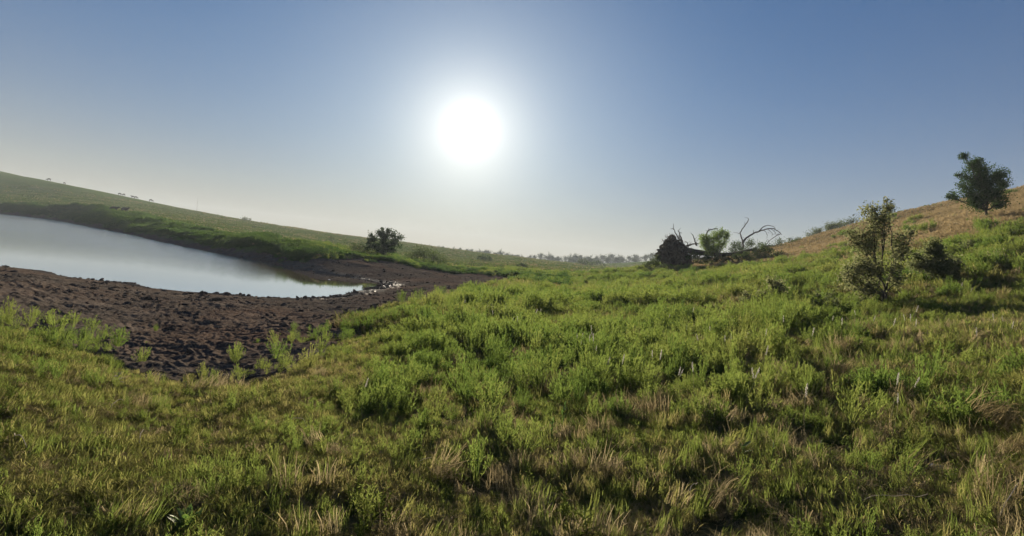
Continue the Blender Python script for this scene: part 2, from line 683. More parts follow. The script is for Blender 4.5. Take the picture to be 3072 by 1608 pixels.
M_GROUND, M_MUD, M_WATER = make_ground_mat(), make_mud_mat(), make_water_mat()
M_GRASS = leaf_mat('grass_blades', [(0.092, 0.108, 0.028), (0.135, 0.146, 0.038), (0.178, 0.168, 0.056), (0.225, 0.185, 0.085)], 0.5)
M_GRASS_G = leaf_mat('green_grass_blades', [(0.062, 0.090, 0.020), (0.100, 0.130, 0.028), (0.142, 0.156, 0.040)], 0.5)
M_DRY = leaf_mat('dry_grass_blades', [(0.145, 0.116, 0.055), (0.215, 0.174, 0.092), (0.300, 0.250, 0.150)], 0.4)
M_WEED = leaf_mat('weed_leaves', [(0.052, 0.092, 0.019), (0.086, 0.128, 0.026), (0.122, 0.152, 0.034), (0.160, 0.166, 0.048)], 0.52)
M_BANKWEED = leaf_mat('bank_weed_leaves', [(0.034, 0.070, 0.018), (0.052, 0.092, 0.021), (0.080, 0.115, 0.028)], 0.4)
M_HILL = leaf_mat('hill_grass_blades', [(0.075, 0.110, 0.026), (0.105, 0.138, 0.035), (0.145, 0.150, 0.050)], 0.45, loc_scale=0.06)
M_HILLDRY = leaf_mat('hill_dry_grass_blades', [(0.175, 0.136, 0.068), (0.240, 0.186, 0.098), (0.305, 0.240, 0.135)], 0.4, loc_scale=0.08)

ORD = ['leftmost', 'second', 'third', 'fourth', 'fifth', 'sixth', 'seventh', 'eighth', 'ninth', 'tenth', 'eleventh', 'twelfth', 'thirteenth', 'fourteenth', 'fifteenth', 'sixteenth',
       'seventeenth', 'eighteenth', 'nineteenth', 'twentieth']


def ordinal(i):
    return ORD[i] if i < 20 else ('twenty' if i < 30 else 'thirty' if i < 40 else 'forty') + ('-' + ('first' if i % 10 == 0 else ORD[i % 10]) if (i + 1) % 10 else 'th') \
        if (i + 1) % 10 else {29: 'thirtieth', 39: 'fortieth', 49: 'fiftieth'}[i]


# ------------------------------------------------------------------ ground sheet
th_f = np.linspace(-1.15, 1.15, 360)
th_b = np.linspace(1.15, 2 * math.pi - 1.15, 42)[1:-1]
ths = np.concatenate([th_f, th_b])
rs = np.exp(np.linspace(math.log(0.5), math.log(1600), 330))
TT, RR = np.meshgrid(ths, rs)
gx, gy = (RR * np.sin(TT)).ravel(), (RR * np.cos(TT)).ravel()
gz = land(gx, gy)
nt_, nr_ = len(ths), len(rs)
ii, jj = np.meshgrid(np.arange(nr_ - 1), np.arange(nt_), indexing='ij')
j2 = (jj + 1) % nt_
gf = np.stack([ii * nt_ + jj, (ii + 1) * nt_ + jj, (ii + 1) * nt_ + j2, ii * nt_ + j2], -1).reshape(-1, 4)
gv = np.stack([gx, gy, gz], 1)
gv = np.vstack([gv, [[0, 0, landz(0, 0.01)]]])
gfl = gf.tolist() + [(len(gv) - 1, j, (j + 1) % nt_) for j in range(nt_)]
ground = mesh_obj('ground', gv, gfl, M_GROUND, smooth=True)
ground['kind'] = 'structure'


def dryness(x, y):
    """straw-coloured dry slope on the right hill, mixed grass on the left one"""
    r = np.hypot(x, y)
    u = project(np.stack([x, y, np.zeros_like(x)], -1))[..., 0]
    th = np.arctan2(x, y)
    edge = 34 + 26 * np.clip((0.62 - th) / 0.4, 0, 1) + (fbm(x * 0.1, y * 0.1, 77, 3) - 0.5) * 14
    right = sstep(0.0, 9.0, r - edge) * sstep(0.24, 0.32, th)
    left = 0.06 * sstep(70, 150, r) * sstep(0.1, -0.15, th)
    return np.clip(right + left, 0, 1)


def vattr(o, name, vals):
    a = o.data.attributes.new(name, 'FLOAT', 'POINT')
    a.data.foreach_set('value', np.asarray(vals, np.float32))


vattr(ground, 'mud', sstep(-0.3, 0.3, mud_mask(gv[:, 0], gv[:, 1])))
vattr(ground, 'dry', dryness(gv[:, 0], gv[:, 1]))
vattr(ground, 'sward', sstep(10, 45, np.hypot(gv[:, 0], gv[:, 1])))

# ------------------------------------------------------------------ water
th_w = np.linspace(-0.98, -0.1, 60)
rs_w = np.exp(np.linspace(math.log(20), math.log(360), 60))
TW, RW = np.meshgrid(th_w, rs_w)
wx, wy = (RW * np.sin(TW)).ravel(), (RW * np.cos(TW)).ravel()
sdw = poly_sd(wx, wy, POND)
nt_w = len(th_w)
wf = [(i * nt_w + j, (i + 1) * nt_w + j, (i + 1) * nt_w + j + 1, i * nt_w + j + 1) for i in range(len(rs_w) - 1) for j in range(nt_w - 1)]
wf = [f for f in wf if min(sdw[k] for k in f) < 3.0]
water = mesh_obj('pond_water', np.stack([wx, wy, np.zeros_like(wx)], 1), wf, M_WATER, smooth=True)
water['kind'] = 'structure'
_far = np.array([water_hit(*p) for p in ((-520, 660), (0, 722), (300, 760), (560, 790), (800, 815), (900, 822), (1000, 838))])
_fy = np.interp(np.arctan2(wx, wy), np.arctan2(_far[:, 0], _far[:, 1]), np.hypot(_far[:, 0], _far[:, 1]))
vattr(water, 'wind', sstep(0.55, 1.45, np.hypot(wx, wy) / _fy) * sstep(-.34, -.50, np.arctan2(wx, wy)))

# ------------------------------------------------------------------ trampled mud flat
th_m = np.linspace(-0.93, 0.0, 620)
rs_m = np.exp(np.linspace(math.log(6.2), math.log(72), 520))
TM, RM = np.meshgrid(th_m, rs_m)
mx_, my_ = (RM * np.sin(TM)).ravel(), (RM * np.cos(TM)).ravel()
mk = mud_mask(mx_, my_)
psd = poly_sd(mx_, my_, POND)
wx_, wy_ = mx_ + 0.25 * fbm(mx_ * 2, my_ * 2, 3), my_ + 0.25 * fbm(mx_ * 2, my_ * 2, 8)
clod = 1 - np.abs(2 * vnoise(wx_ * 3.2, wy_ * 3.2, 41) - 1)
clod2 = 1 - np.abs(2 * vnoise(wx_ * 7.5, wy_ * 7.5, 43) - 1)
hoof = fbm(mx_ * 1.1, my_ * 1.1, 45, 3)
amp = 0.25 + 1.6 * fbm(mx_ * 0.35, my_ * 0.35, 47, 3) ** 1.5
clod3 = fbm(wx_ * 12, wy_ * 12, 49, 3)
relief = (0.035 * clod ** 1.5 + 0.038 * clod2 ** 1.3 + 0.085 * (clod3 - .4) + 0.09 * (hoof - 0.5)) * amp
mzz = land(mx_, my_) + 0.01 + relief * sstep(-0.2, 0.7, mk) * (.25 + .75 * sstep(0, 1.2, psd)) - 0.35 * sstep(0.1, -0.5, mk)
mzz = np.where(psd < 0, mzz + .22 * psd, mzz)
nt_m = len(th_m)
im, jm = np.meshgrid(np.arange(len(rs_m) - 1), np.arange(nt_m - 1), indexing='ij')
mf = np.stack([im * nt_m + jm, (im + 1) * nt_m + jm, (im + 1) * nt_m + jm + 1, im * nt_m + jm + 1], -1).reshape(-1, 4)
keep = (mk[mf].max(1) > -0.5) & (psd[mf].max(1) > -2.5)
mf = mf[keep]
used = np.unique(mf)
remap = np.full(len(mx_), -1)
remap[used] = np.arange(len(used))
mud = mesh_obj('mud_flat', np.stack([mx_, my_, mzz], 1)[used], remap[mf], M_MUD, smooth=True)
mud['kind'] = 'structure'
vattr(mud, 'wet', (sstep(1.5, 0.1, psd + .9 * (fbm(mx_ * .7, my_ * .7, 55, 3) - .5)))[used])

# ------------------------------------------------------------------ plants to scatter


def blades(mb, n, h0, h1, spread, width, rng, droop=0.5, base_r=0.05, at_=(0, 0), k=1.0):
    for _ in range(n):
        a = rng.uniform(0, 2 * math.pi)
        br = base_r * math.sqrt(rng.uniform()) * k
        b = np.array([at_[0] + br * math.cos(a * 1.7), at_[1] + br * math.sin(a * 1.7), -0.02])
        h = rng.uniform(h0, h1) * k
        out = np.array([math.cos(a), math.sin(a), 0]) * h * spread * rng.uniform(0.2, 1.0)
        side = np.array([-math.sin(a + rng.normal(0, .5)), math.cos(a), 0]) * width * rng.uniform(.6, 1.2)
        vs = []
        for t, w in ((0, 0.8), (0.4, 1.0), (0.75, 0.7)):
            c = b + out * t ** 1.8 + np.array([0, 0, h * (t - droop * 0.35 * t ** 3)])
            vs += [c - side * w / 2, c + side * w / 2]
        vs.append(b + out * (1.0 + 0.3 * droop) + np.array([0, 0, h * (1 - droop * 0.5)]))
        mb.add(vs, [(0, 1, 3, 2), (2, 3, 5, 4), (4, 5, 6)])


TUFTS = [(44, .45, 1.0, .6, .5, .3), (44, .35, 1.0, .9, .8, .34), (36, .5, 1.0, .5, .3, .26), (40, .35, .95, 1.0, .9, .34)]


def make_patch(name, rng, mats, shares, tufts, radius, width):
    """a patch of turf: several tufts of unit height, of mixed colour"""
    mb = MB()
    mi = []
    for _ in range(tufts):
        q = rng.choice(len(mats), p=shares)
        n, h0, h1, sp, dr, br = TUFTS[rng.integers(0, 2) if q == 0 else 2 if q == 1 else 3]
        a, d = rng.uniform(0, 6.283), radius * math.sqrt(rng.uniform())
        f0 = len(mb.f)
        blades(mb, n, h0, h1, sp, width, rng, dr, br, (d * math.cos(a), d * math.sin(a)), rng.uniform(.55, 1.15))
        mi += [q] * (len(mb.f) - f0)
    o = mb.build(name, mats[0])
    for m_ in mats[1:]:
        o.data.materials.append(m_)
    o.data.polygons.foreach_set('material_index', np.array(mi, np.int32))
    return o


def weed_into(mb, rng, stems=26, H=1.0, spread=0.55, leaves=16, leaf=0.11, lw=0.016, at_=(0, 0), k=1.0):
    """bushy upright weed with many thin stems and narrow leaves"""
    o_ = np.array([at_[0], at_[1], 0.0])
    for _ in range(stems):
        a = rng.uniform(0, 2 * math.pi)
        q = math.sqrt(rng.uniform())
        h = H * (1.0 - 0.30 * q * q) * rng.uniform(0.68, 1.15)
        tip = np.array([math.cos(a), math.sin(a), 0]) * spread * q
        p = [np.array([0, 0, -0.03]) + tip * 0.12, tip * 0.45 + np.array([0, 0, h * 0.45]), tip * 0.85 + np.array([0, 0, h * 0.8]), tip + np.array([0, 0, h])]
        p = (np.array(p) + rng.normal(0, 0.02, (4, 3))) * k + o_
        side = np.array([-math.sin(a), math.cos(a), 0]) * 0.006
        vs = []
        for c in p:
            vs += [c - side, c + side]
        mb.add(vs, [(0, 1, 3, 2), (2, 3, 5, 4), (4, 5, 7, 6)])
        ts = rng.uniform(0.3, 1.0, leaves) ** 0.8
        c = np.stack([np.interp(ts, (0, .45, .8, 1), p[:, j]) for j in range(3)], 1)
        out = rand_dirs(leaves, rng)
        out[:, 2] = np.abs(out[:, 2]) * 0.9 + 0.7
        out /= np.linalg.norm(out, axis=1)[:, None]
        L = leaf * rng.uniform(0.6, 1.25, leaves)[:, None]
        s = np.cross(out, rand_dirs(leaves, rng))
        s /= np.linalg.norm(s, axis=1)[:, None] + 1e-9
        mb.quads(c + out * L * 0.5, out * L * 0.5, s * lw * 0.5)


def make_weed(name, rng, mat, *args):
    mb = MB()
    weed_into(mb, rng, *args)
    return mb.build(name, mat)


def make_mound(name, rng, mat, plants=9, radius=.85, **kw):
    """several weeds grown together into a rounded mound of unit height"""
    mb = MB()
    for i in range(plants):
        a, q = rng.uniform(0, 6.283), math.sqrt((i + .3) / plants)
        weed_into(mb, rng, at_=(math.cos(a) * q * radius, math.sin(a) * q * radius), k=(1.0 - .42 * q * q) * rng.uniform(.85, 1.08), **kw)
    return mb.build(name, mat)


def make_forb(name, rng, mat, n=14, H=1.0, leaf=0.22, lw=0.07):
    mb = MB()
    for s in range(3):
        a = rng.uniform(0, 6.28)
        tip = np.array([math.cos(a) * .2, math.sin(a) * .2, H * rng.uniform(.7, 1)])
        p = wiggle((0, 0, -0.03), tip, 5, .05, rng)
        mb.tube(p, 0.012, 4)
        ts = np.linspace(0.25, 1, n)
        c = np.array([[np.interp(t, np.linspace(0, 1, 5), p[:, j]) for j in range(3)] for t in ts])
        ang = np.arange(n) * 2.4 + a
        out = np.stack([np.cos(ang), np.sin(ang), np.full(n, 0.5)], 1)
        out /= np.linalg.norm(out, axis=1)[:, None]
        sd_ = np.stack([-np.sin(ang), np.cos(ang), rng.normal(0, .3, n)], 1)
        L = leaf * (1.15 - 0.6 * ts)[:, None]
        mb.quads(c + out * L * .5, out * L * .5, sd_ * lw * .5 * (1.2 - .6 * ts)[:, None])
    return mb.build(name, mat)


SRC = {}


def source(kind, objs):
    c = bpy.data.collections.new('source_' + kind)
    for o in objs:
        COL.objects.unlink(o)
        c.objects.link(o)
    SRC[kind] = c


rg = np.random.default_rng(7)
turf = (M_GRASS, M_GRASS_G, M_DRY)
kinds = [(.62, .18, .20), (.34, .58, .08), (.22, .08, .70)]
source('grass', [make_patch('turf_%s' % 'abcdefghi'[i], rg, turf, kinds[i // 3], 13, 1.7, .022) for i in range(9)] +
       [make_patch('turf_%s' % 'jkl'[i], rg, (M_HILLDRY, M_GRASS), (.95, .05), 13, 1.7, .022) for i in range(3)])
source('weed', [make_weed('weed_a', rg, M_WEED), make_weed('weed_b', rg, M_WEED, 22, 1, .42, 18, .10, .018),
                make_weed('weed_c', rg, M_WEED, 30, .85, .7, 14, .12, .015)])
source('mound', [make_mound('mound_%s' % 'abcde'[i], rg, M_WEED, 8 + i, .75 + .08 * i, stems=20, leaves=14, leaf=.115, lw=.02, spread=.5) for i in range(5)])
source('bank', [make_mound('bank_%s' % 'abc'[i], rg, M_BANKWEED, 7, 1.0, stems=16, leaves=12, leaf=.15, lw=.05, spread=.6) for i in range(3)])
hill = (M_HILL, M_HILLDRY)
source('hill', [make_patch('sward_%s' % 'abcd'[i], rg, hill, ((.85, .15), (.04, .96))[i // 2], 12, 4.2, .06) for i in range(4)])
source('straw', [make_patch('straw_%s' % 'abc'[i], rg, turf, (.3, .1, .6), 4, .9, .016) for i in range(3)])
source('forb', [make_forb('forb_a', rg, M_GRASS_G), make_forb('forb_b', rg, M_WEED, 12, .8)])

_gn_cache = {}


def gn_tree(kind):
    if kind in _gn_cache:
        return _gn_cache[kind]
    g = bpy.data.node_groups.new('scatter_' + kind, 'GeometryNodeTree')
    g.interface.new_socket('Geometry', in_out='INPUT', socket_type='NodeSocketGeometry')
    g.interface.new_socket('Geometry', in_out='OUTPUT', socket_type='NodeSocketGeometry')
    n, l = g.nodes, g.links
    i, o = n.new('NodeGroupInput'), n.new('NodeGroupOutput')
    iop = n.new('GeometryNodeInstanceOnPoints')
    ci = n.new('GeometryNodeCollectionInfo')
    ci.inputs['Collection'].default_value = SRC[kind]
    ci.inputs['Separate Children'].default_value = True
    ci.inputs['Reset Children'].default_value = True

    def named(nm, typ):
        a = n.new('GeometryNodeInputNamedAttribute')
        a.data_type = typ
        a.inputs['Name'].default_value = nm
        return a.outputs['Attribute']
    iop.inputs['Pick Instance'].default_value = True
    l.new(i.outputs[0], iop.inputs['Points'])
    l.new(ci.outputs[0], iop.inputs['Instance'])
    l.new(named('pick', 'INT'), iop.inputs['Instance Index'])
    l.new(named('turn', 'FLOAT_VECTOR'), iop.inputs['Rotation'])
    l.new(named('size', 'FLOAT_VECTOR'), iop.inputs['Scale'])
    l.new(iop.outputs[0], o.inputs[0])
    _gn_cache[kind] = g
    return g


def slope_turn(x, y, spin, step=.4):
    gx_ = (land(x + step, y) - land(x - step, y)) / (2 * step)
    gy_ = (land(x, y + step) - land(x, y - step)) / (2 * step)
    n = np.stack([-gx_, -gy_, np.ones_like(gx_)], 1)
    n /= np.linalg.norm(n, axis=1)[:, None]
    c, s_ = np.cos(-spin), np.sin(-spin)
    nx, ny = n[:, 0] * c - n[:, 1] * s_, n[:, 0] * s_ + n[:, 1] * c
    return np.stack([-np.arcsin(np.clip(ny, -1, 1)), np.arctan2(nx, n[:, 2]), spin], 1)


def scatter(name, kind, P, size, pick, rng, label, cat, tilt=0.12, wide=1.0, lie=False):
    N = len(P)
    me = bpy.data.meshes.new(name)
    me.vertices.add(N)
    me.vertices.foreach_set('co', np.asarray(P, np.float32).ravel())
    a = me.attributes.new('pick', 'INT', 'POINT')
    a.data.foreach_set('value', np.asarray(pick, np.int32))
    a = me.attributes.new('turn', 'FLOAT_VECTOR', 'POINT')
    turn = slope_turn(P[:, 0], P[:, 1], rng.uniform(0, 6.283, N)) if lie else np.stack([rng.normal(0, tilt, N), rng.normal(0, tilt, N), rng.uniform(0, 6.283, N)], 1)
    a.data.foreach_set('vector', turn.astype(np.float32).ravel())
    a = me.attributes.new('size', 'FLOAT_VECTOR', 'POINT')
    s = np.asarray(size)
    w = s * wide * rng.uniform(.85, 1.2, N)
    a.data.foreach_set('vector', np.stack([w, w, s], 1).astype(np.float32).ravel())
    o = bpy.data.objects.new(name, me)
    COL.objects.link(o)
    md = o.modifiers.new('scatter', 'NODES')
    md.node_group = gn_tree(kind)
    return tag(o, label, cat, kind='stuff')


def polar(n, r0, r1, t0, t1, rng, power=0.0):
    """power 0: even in log distance; 2: even on the ground"""
    if power == 0:
        r = np.exp(rng.uniform(math.log(r0), math.log(r1), n))
    else:
        r = (rng.uniform(0, 1, n) * (r1 ** power - r0 ** power) + r0 ** power) ** (1 / power)
    t = rng.uniform(t0, t1, n)
    return r * np.sin(t), r * np.cos(t), r


rng = np.random.default_rng(12)
# open strips of longer straw-tinted grass between the weeds
def strips(x, y):
    return sstep(.52, .60, fbm(x * .24, y * .24, 300, 3)) * (1 - .6 * sstep(25, 60, np.hypot(x, y)))


# grass of the foreground and the meadow
x, y, r = polar(24000, 2.1, 80, -0.88, 0.92, rng, 0.62)
mk = mud_mask(x, y)
k = (mk < rng.normal(-0.25, 0.15, len(x)) - .012 * r) & (poly_sd(x, y, POND) > 1)
x, y, r = x[k], y[k], r[k]
patchy = fbm(x * 1.3, y * 1.3, 61, 3)
k = patchy + rng.uniform(-.08, .08, len(x)) > 0.31
x, y, r, patchy = x[k], y[k], r[k], patchy[k]
th = np.arctan2(x, y)
dry_p = 0.06 + 0.40 * sstep(6.5, 3.2, r) * sstep(-.3, .25, th) + 0.26 * sstep(.5, .62, fbm(x * .6, y * .6, 63, 3)) + .28 * strips(x, y) * sstep(5, 9, r) + 0.95 * dryness(x, y) - .12 * sstep(7, 16, r)
green_p = 0.18 + 0.4 * sstep(.45, .6, fbm(x * .5, y * .5, 65, 3)) + .2 * sstep(6, 14, r)
q = rng.uniform(0, 1, len(x))
pick = np.where(rng.uniform(0, 1, len(x)) < 1.1 * dryness(x, y) - .1, 3, np.where(q < dry_p, 2, np.where(q < dry_p + green_p, 1, 0))) * 3 + rng.integers(0, 3, len(x))
size = rng.uniform(.085, .15, len(x)) * (1 + 1.3 * sstep(6, 35, r)) * (0.65 + 0.8 * sstep(.33, .68, patchy)) * (1 + .8 * strips(x, y) * sstep(5, 9, r))
scatter('grass', 'grass', np.stack([x, y, land(x, y)], 1), size, pick, rng, 'short mixed green and straw grass covering the meadow', 'grass', wide=1.15, lie=True)

# bushy weeds of the meadow, right of the pond: rounded mounds with lower grass between them
x, y, r = polar(13000, 3.6, 88, -0.35, 0.92, rng, 0.75)
th = np.arctan2(x, y)
dens = sstep(-.26, .0, th + 0.25 * sstep(9, 40, r)) * sstep(5.0, 9.5, r + 3.0 * fbm(x * .8, y * .8, 71, 2) - 0.4 * sstep(.3, .7, th)) * (1 - .92 * strips(x, y))
dens *= sstep(.34, .52, fbm(x * .33, y * .33, 73, 3)) * 0.8 + 0.2
dens *= 1 - 0.97 * sstep(.3, .9, dryness(x, y))
k = (rng.uniform(0, 1, len(x)) < dens) & (mud_mask(x, y) < -0.35)
cx, cy, cr_ = x[k], y[k], r[k]
order = np.argsort(cr_)
cell, cen = {}, []
for i in order:                                     # keep the mounds apart
    gap = 0.58 + 0.016 * cr_[i]
    key = (int(cx[i] // 2), int(cy[i] // 2))
    if all((cx[i] - ax) ** 2 + (cy[i] - ay) ** 2 > gap * gap for dx in (-1, 0, 1) for dy in (-1, 0, 1) for ax, ay in cell.get((key[0] + dx, key[1] + dy), ())):
        cell.setdefault(key, []).append((cx[i], cy[i]))
        cen.append(i)
_t = stand(2962, 36)
cen = [i for i in cen if not (math.hypot(cx[i] - _t[0], cy[i] - _t[1]) < 1.6 or (abs(cx[i] / cy[i] - _t[0] / _t[1]) < .035 and 30 < cy[i] < 36))]
cen = np.array(cen)
x, y, r = cx[cen], cy[cen], cr_[cen]
size = rng.uniform(.28, .68, len(x)) * (.6 + .8 * fbm(x * .2, y * .2, 74, 2)) * (.62 + .5 * sstep(4, 12, r)) * (1 - .45 * sstep(.44, .52, np.arctan2(x, y)) * sstep(8, 10, r) * sstep(20, 17, r))
size = size * (.5 + .5 * sstep(.2, 2.5, -mud_mask(x, y)) + .0 * r)
scatter('meadow_weeds', 'mound', np.stack([x, y, land(x, y)], 1), size, rng.integers(0, 5, len(x)), rng,
        'rounded bright green weeds filling the meadow right of the pond', 'weeds', wide=1.0, lie=True)

TREE_XY = stand(2962, 36)[:2]


def near_tree(x, y):
    return (np.hypot(x - TREE_XY[0], y - TREE_XY[1]) < 1.6) | ((np.abs(x / y - TREE_XY[0] / TREE_XY[1]) < .035) & (y < 36) & (y > 30))


# taller loose weeds between the mounds
x, y, r = polar(5200, 3.2, 70, -0.35, 0.92, rng, 0.8)
th = np.arctan2(x, y)
dens = sstep(-.28, .0, th + 0.25 * sstep(9, 40, r)) * sstep(4.2, 9.5, r + 3.0 * fbm(x * .8, y * .8, 171, 2) - 0.4 * sstep(.3, .7, th)) * (1 - .8 * strips(x, y)) * (1 - .97 * sstep(.3, .9, dryness(x, y)))
k = (rng.uniform(0, 1, len(x)) < dens * (.35 + .65 * sstep(.4, .6, fbm(x * .45, y * .45, 173, 3)))) & (mud_mask(x, y) < -0.2) & ~near_tree(x, y)
x, y, r = x[k], y[k], r[k]
size = rng.uniform(.26, .66, len(x)) * (.6 + .5 * sstep(3.5, 11, r)) * (1 - .45 * sstep(.44, .52, np.arctan2(x, y)) * sstep(8, 10, r) * sstep(20, 17, r))
scatter('loose_weeds', 'weed', np.stack([x, y, land(x, y)], 1), size, rng.integers(0, 3, len(x)), rng,
        'tall feathery weeds standing loosely between the rounded ones', 'weeds', .16, .85)

# tall straw-coloured grass leaning over the lower plants
x, y, r = polar(3600, 2.8, 34, -0.7, 0.92, rng, 0.7)
th = np.arctan2(x, y)
k = (rng.uniform(0, 1, len(x)) < (.25 + .75 * sstep(-.2, .3, th)) * (.15 + .85 * np.maximum(strips(x, y), sstep(.5, .62, fbm(x * .6, y * .6, 63, 3))))) & (mud_mask(x, y) < -.3)
x, y, r = x[k], y[k], r[k]
scatter('straw_grass', 'straw', np.stack([x, y, land(x, y)], 1), rng.uniform(.22, .46, len(x)) * (.65 + .35 * sstep(3, 8, r)), rng.integers(0, 3, len(x)), rng,
        'tall straw coloured grass leaning among the meadow weeds', 'grass', .22, .8)

# small weeds pushing out over the near rim of the mud
x, y, r = polar(2600, 6.5, 15, -0.9, -0.15, rng, 1.5)
mk = mud_mask(x, y)
k = (mk > -.3) & (mk < 1.5) & (rng.uniform(0, 1, len(x)) < .55 * sstep(1.5, -.2, mk) * sstep(.42, .6, fbm(x * .9, y * .9, 175, 2)))
x, y, r = x[k], y[k], r[k]
scatter('mud_weeds', 'weed', np.stack([x, y, land(x, y)], 1), rng.uniform(.10, .30, len(x)), rng.integers(0, 3, len(x)), rng,
        'thin weeds straggling over the near rim of the mud', 'weeds', .16, .9)

# a few weeds among the short grass on the left
x, y, r = polar(1500, 2.6, 16, -0.85, 0.9, rng, 1.0)
k = (mud_mask(x, y) < -0.15) & (fbm(x * .9, y * .9, 75, 2) > .52)
x, y, r = x[k], y[k], r[k]
scatter('sparse_weeds', 'weed', np.stack([x, y, land(x, y)], 1), rng.uniform(.10, .22, len(x)), rng.integers(0, 3, len(x)), rng,
        'small bright green weeds scattered through the short foreground grass', 'weeds', .12, 1.0)
x, y, r = polar(700, 2.6, 16, -0.85, 0.9, rng, 0.8)
k = mud_mask(x, y) < -0.2
x, y, r = x[k], y[k], r[k]
scatter('small_forbs', 'forb', np.stack([x, y, land(x, y)], 1), rng.uniform(.1, .24, len(x)), rng.integers(0, 2, len(x)), rng,
        'small broad leaved herbs scattered through the foreground grass', 'herbs', .15, 1.0)

# weeds along the far bank of the pond and the back of the mud flat
x, y, r = polar(30000, 40, 230, -0.9, 0.1, rng, 1.2)
mk = mud_mask(x, y)
k = (mk < -0.2) & (mk > -5.5 - 5 * fbm(x * .1, y * .1, 81, 2) * np.clip(r / 90, .5, 1.6)) & (y > 36)
x, y, r = x[k], y[k], r[k]
size = rng.uniform(.34, .74, len(x)) * (0.30 + 1.3 * fbm(x * .22, y * .22, 83, 3)) * (1 + .7 * sstep(60, 140, r))
scatter('bank_weeds', 'bank', np.stack([x, y, land(x, y) - .05], 1), size, rng.integers(0, 3, len(x)), rng,
        'dark green band of tall weeds along the far bank of the pond', 'weeds', wide=1.15, lie=True)

# grass of the hills
x, y, r = polar(9000, 45, 360, -0.9, 0.92, rng, 0.9)
k = (mud_mask(x, y) < -3) & (poly_sd(x, y, POND) > 6)
x, y, r = x[k], y[k], r[k]
dr = dryness(x, y)
pick = (rng.uniform(0, 1, len(x)) < np.clip(dr + .7 * (fbm(x * .03, y * .03, 91, 3) - .5), .03, .97)).astype(int) * 2 + rng.integers(0, 2, len(x))
size = rng.uniform(.15, .28, len(x)) * (1 + r / 300)
scatter('hill_grass', 'hill', np.stack([x, y, land(x, y) - .03], 1), size, pick, rng,
        'green and straw coloured pasture grass on the hill slopes', 'grass', wide=1.2, lie=True)

# ------------------------------------------------------------------ mud clods


def make_clod(name, seed, mat):
    rr = np.random.default_rng(seed)
    bm = bmesh.new()
    bmesh.ops.create_icosphere(bm, subdivisions=2, radius=0.5)
    off = rr.uniform(0, 50, 2)
    for v in bm.verts:
        c = v.co
        n = float(fbm(np.array([c.x * 2.2 + off[0]]), np.array([c.y * 2.2 + c.z * 3 + off[1]]), seed, 3)[0])
        v.co = c * (0.45 + 1.1 * n)
        v.co.z *= 0.62
    me = bpy.data.meshes.new(name)
    bm.to_mesh(me)
    bm.free()
    me.materials.append(mat)
    o = bpy.data.objects.new(name, me)
    COL.objects.link(o)
    return o


source('clod', [make_clod('clod_a', 1, M_MUD), make_clod('clod_b', 2, M_MUD), make_clod('clod_c', 3, M_MUD), make_clod('clod_d', 4, M_MUD)])
rng = np.random.default_rng(31)
x, y, r = polar(44000, 6.5, 64, -0.93, 0.0, rng, 0.9)
psd = poly_sd(x, y, POND)
k = (mud_mask(x, y) > 0.0) & (psd > -0.35) & (fbm(x * .5, y * .5, 101, 3) + rng.uniform(-.12, .12, len(x)) > .45)
x, y, r = x[k], y[k], r[k]
size = np.exp(rng.normal(math.log(.06), .55, len(x))) * (0.8 + .25 * sstep(8, 30, r)) * (1 + .5 * (poly_sd(x, y, POND) < .8))
size = np.minimum(size, 0.24)
scatter('mud_clods', 'clod', np.stack([x, y, np.maximum(land(x, y), -.02) + .01], 1), size, rng.integers(0, 4, len(x)), rng,
        'dark trampled clods of dried mud around the pond', 'mud', .5, 1.3)

# ------------------------------------------------------------------ shrubs and trees
M_BARK = plain_mat('bark', (0.035, 0.028, 0.022), (0.095, 0.080, 0.065), 14, .9, .4, (1, 1, .25))
M_DEADWOOD = plain_mat('dead_wood', (0.075, 0.063, 0.052), (0.19, 0.165, 0.14), 10, .9, .4, (1, 1, .3))
M_ROOTSOIL = plain_mat('root_soil', (0.040, 0.031, 0.023), (0.135, 0.100, 0.070), 3, .95, .8)
M_OAK = leaf_mat('tree_leaves', [(0.022, 0.042, 0.014), (0.042, 0.070, 0.020), (0.070, 0.095, 0.030)], .35, loc_scale=.5)
M_SHRUB = leaf_mat('thorn_shrub_leaves', [(0.066, 0.086, 0.034), (0.105, 0.120, 0.052), (0.150, 0.148, 0.076), (0.21, 0.180, 0.110)], .48, loc_scale=.5)
M_BRUSH = leaf_mat('brush_leaves', [(0.030, 0.050, 0.018), (0.055, 0.078, 0.026), (0.085, 0.100, 0.036)], .35, loc_scale=.5)
M_WILLOW = leaf_mat('willow_leaves', [(0.070, 0.120, 0.028), (0.105, 0.155, 0.038), (0.150, 0.185, 0.055)], .5, loc_scale=.5)
M_FAROAK = leaf_mat('far_tree_leaves', [(0.022, 0.038, 0.016), (0.034, 0.052, 0.020), (0.048, 0.066, 0.026)], .3, loc_scale=.02)


def foliage(mb, pts, L, Wd, rng, up=0.0):
    n = len(pts)
    d = rand_dirs(n, rng)
    d[:, 2] += up
    d /= np.linalg.norm(d, axis=1)[:, None] + 1e-9
    s = np.cross(d, rand_dirs(n, rng))
    s /= np.linalg.norm(s, axis=1)[:, None] + 1e-9
    k = rng.uniform(.6, 1.25, n)[:, None]
    mb.quads(np.asarray(pts), d * L * .5 * k, s * Wd * .5 * k)


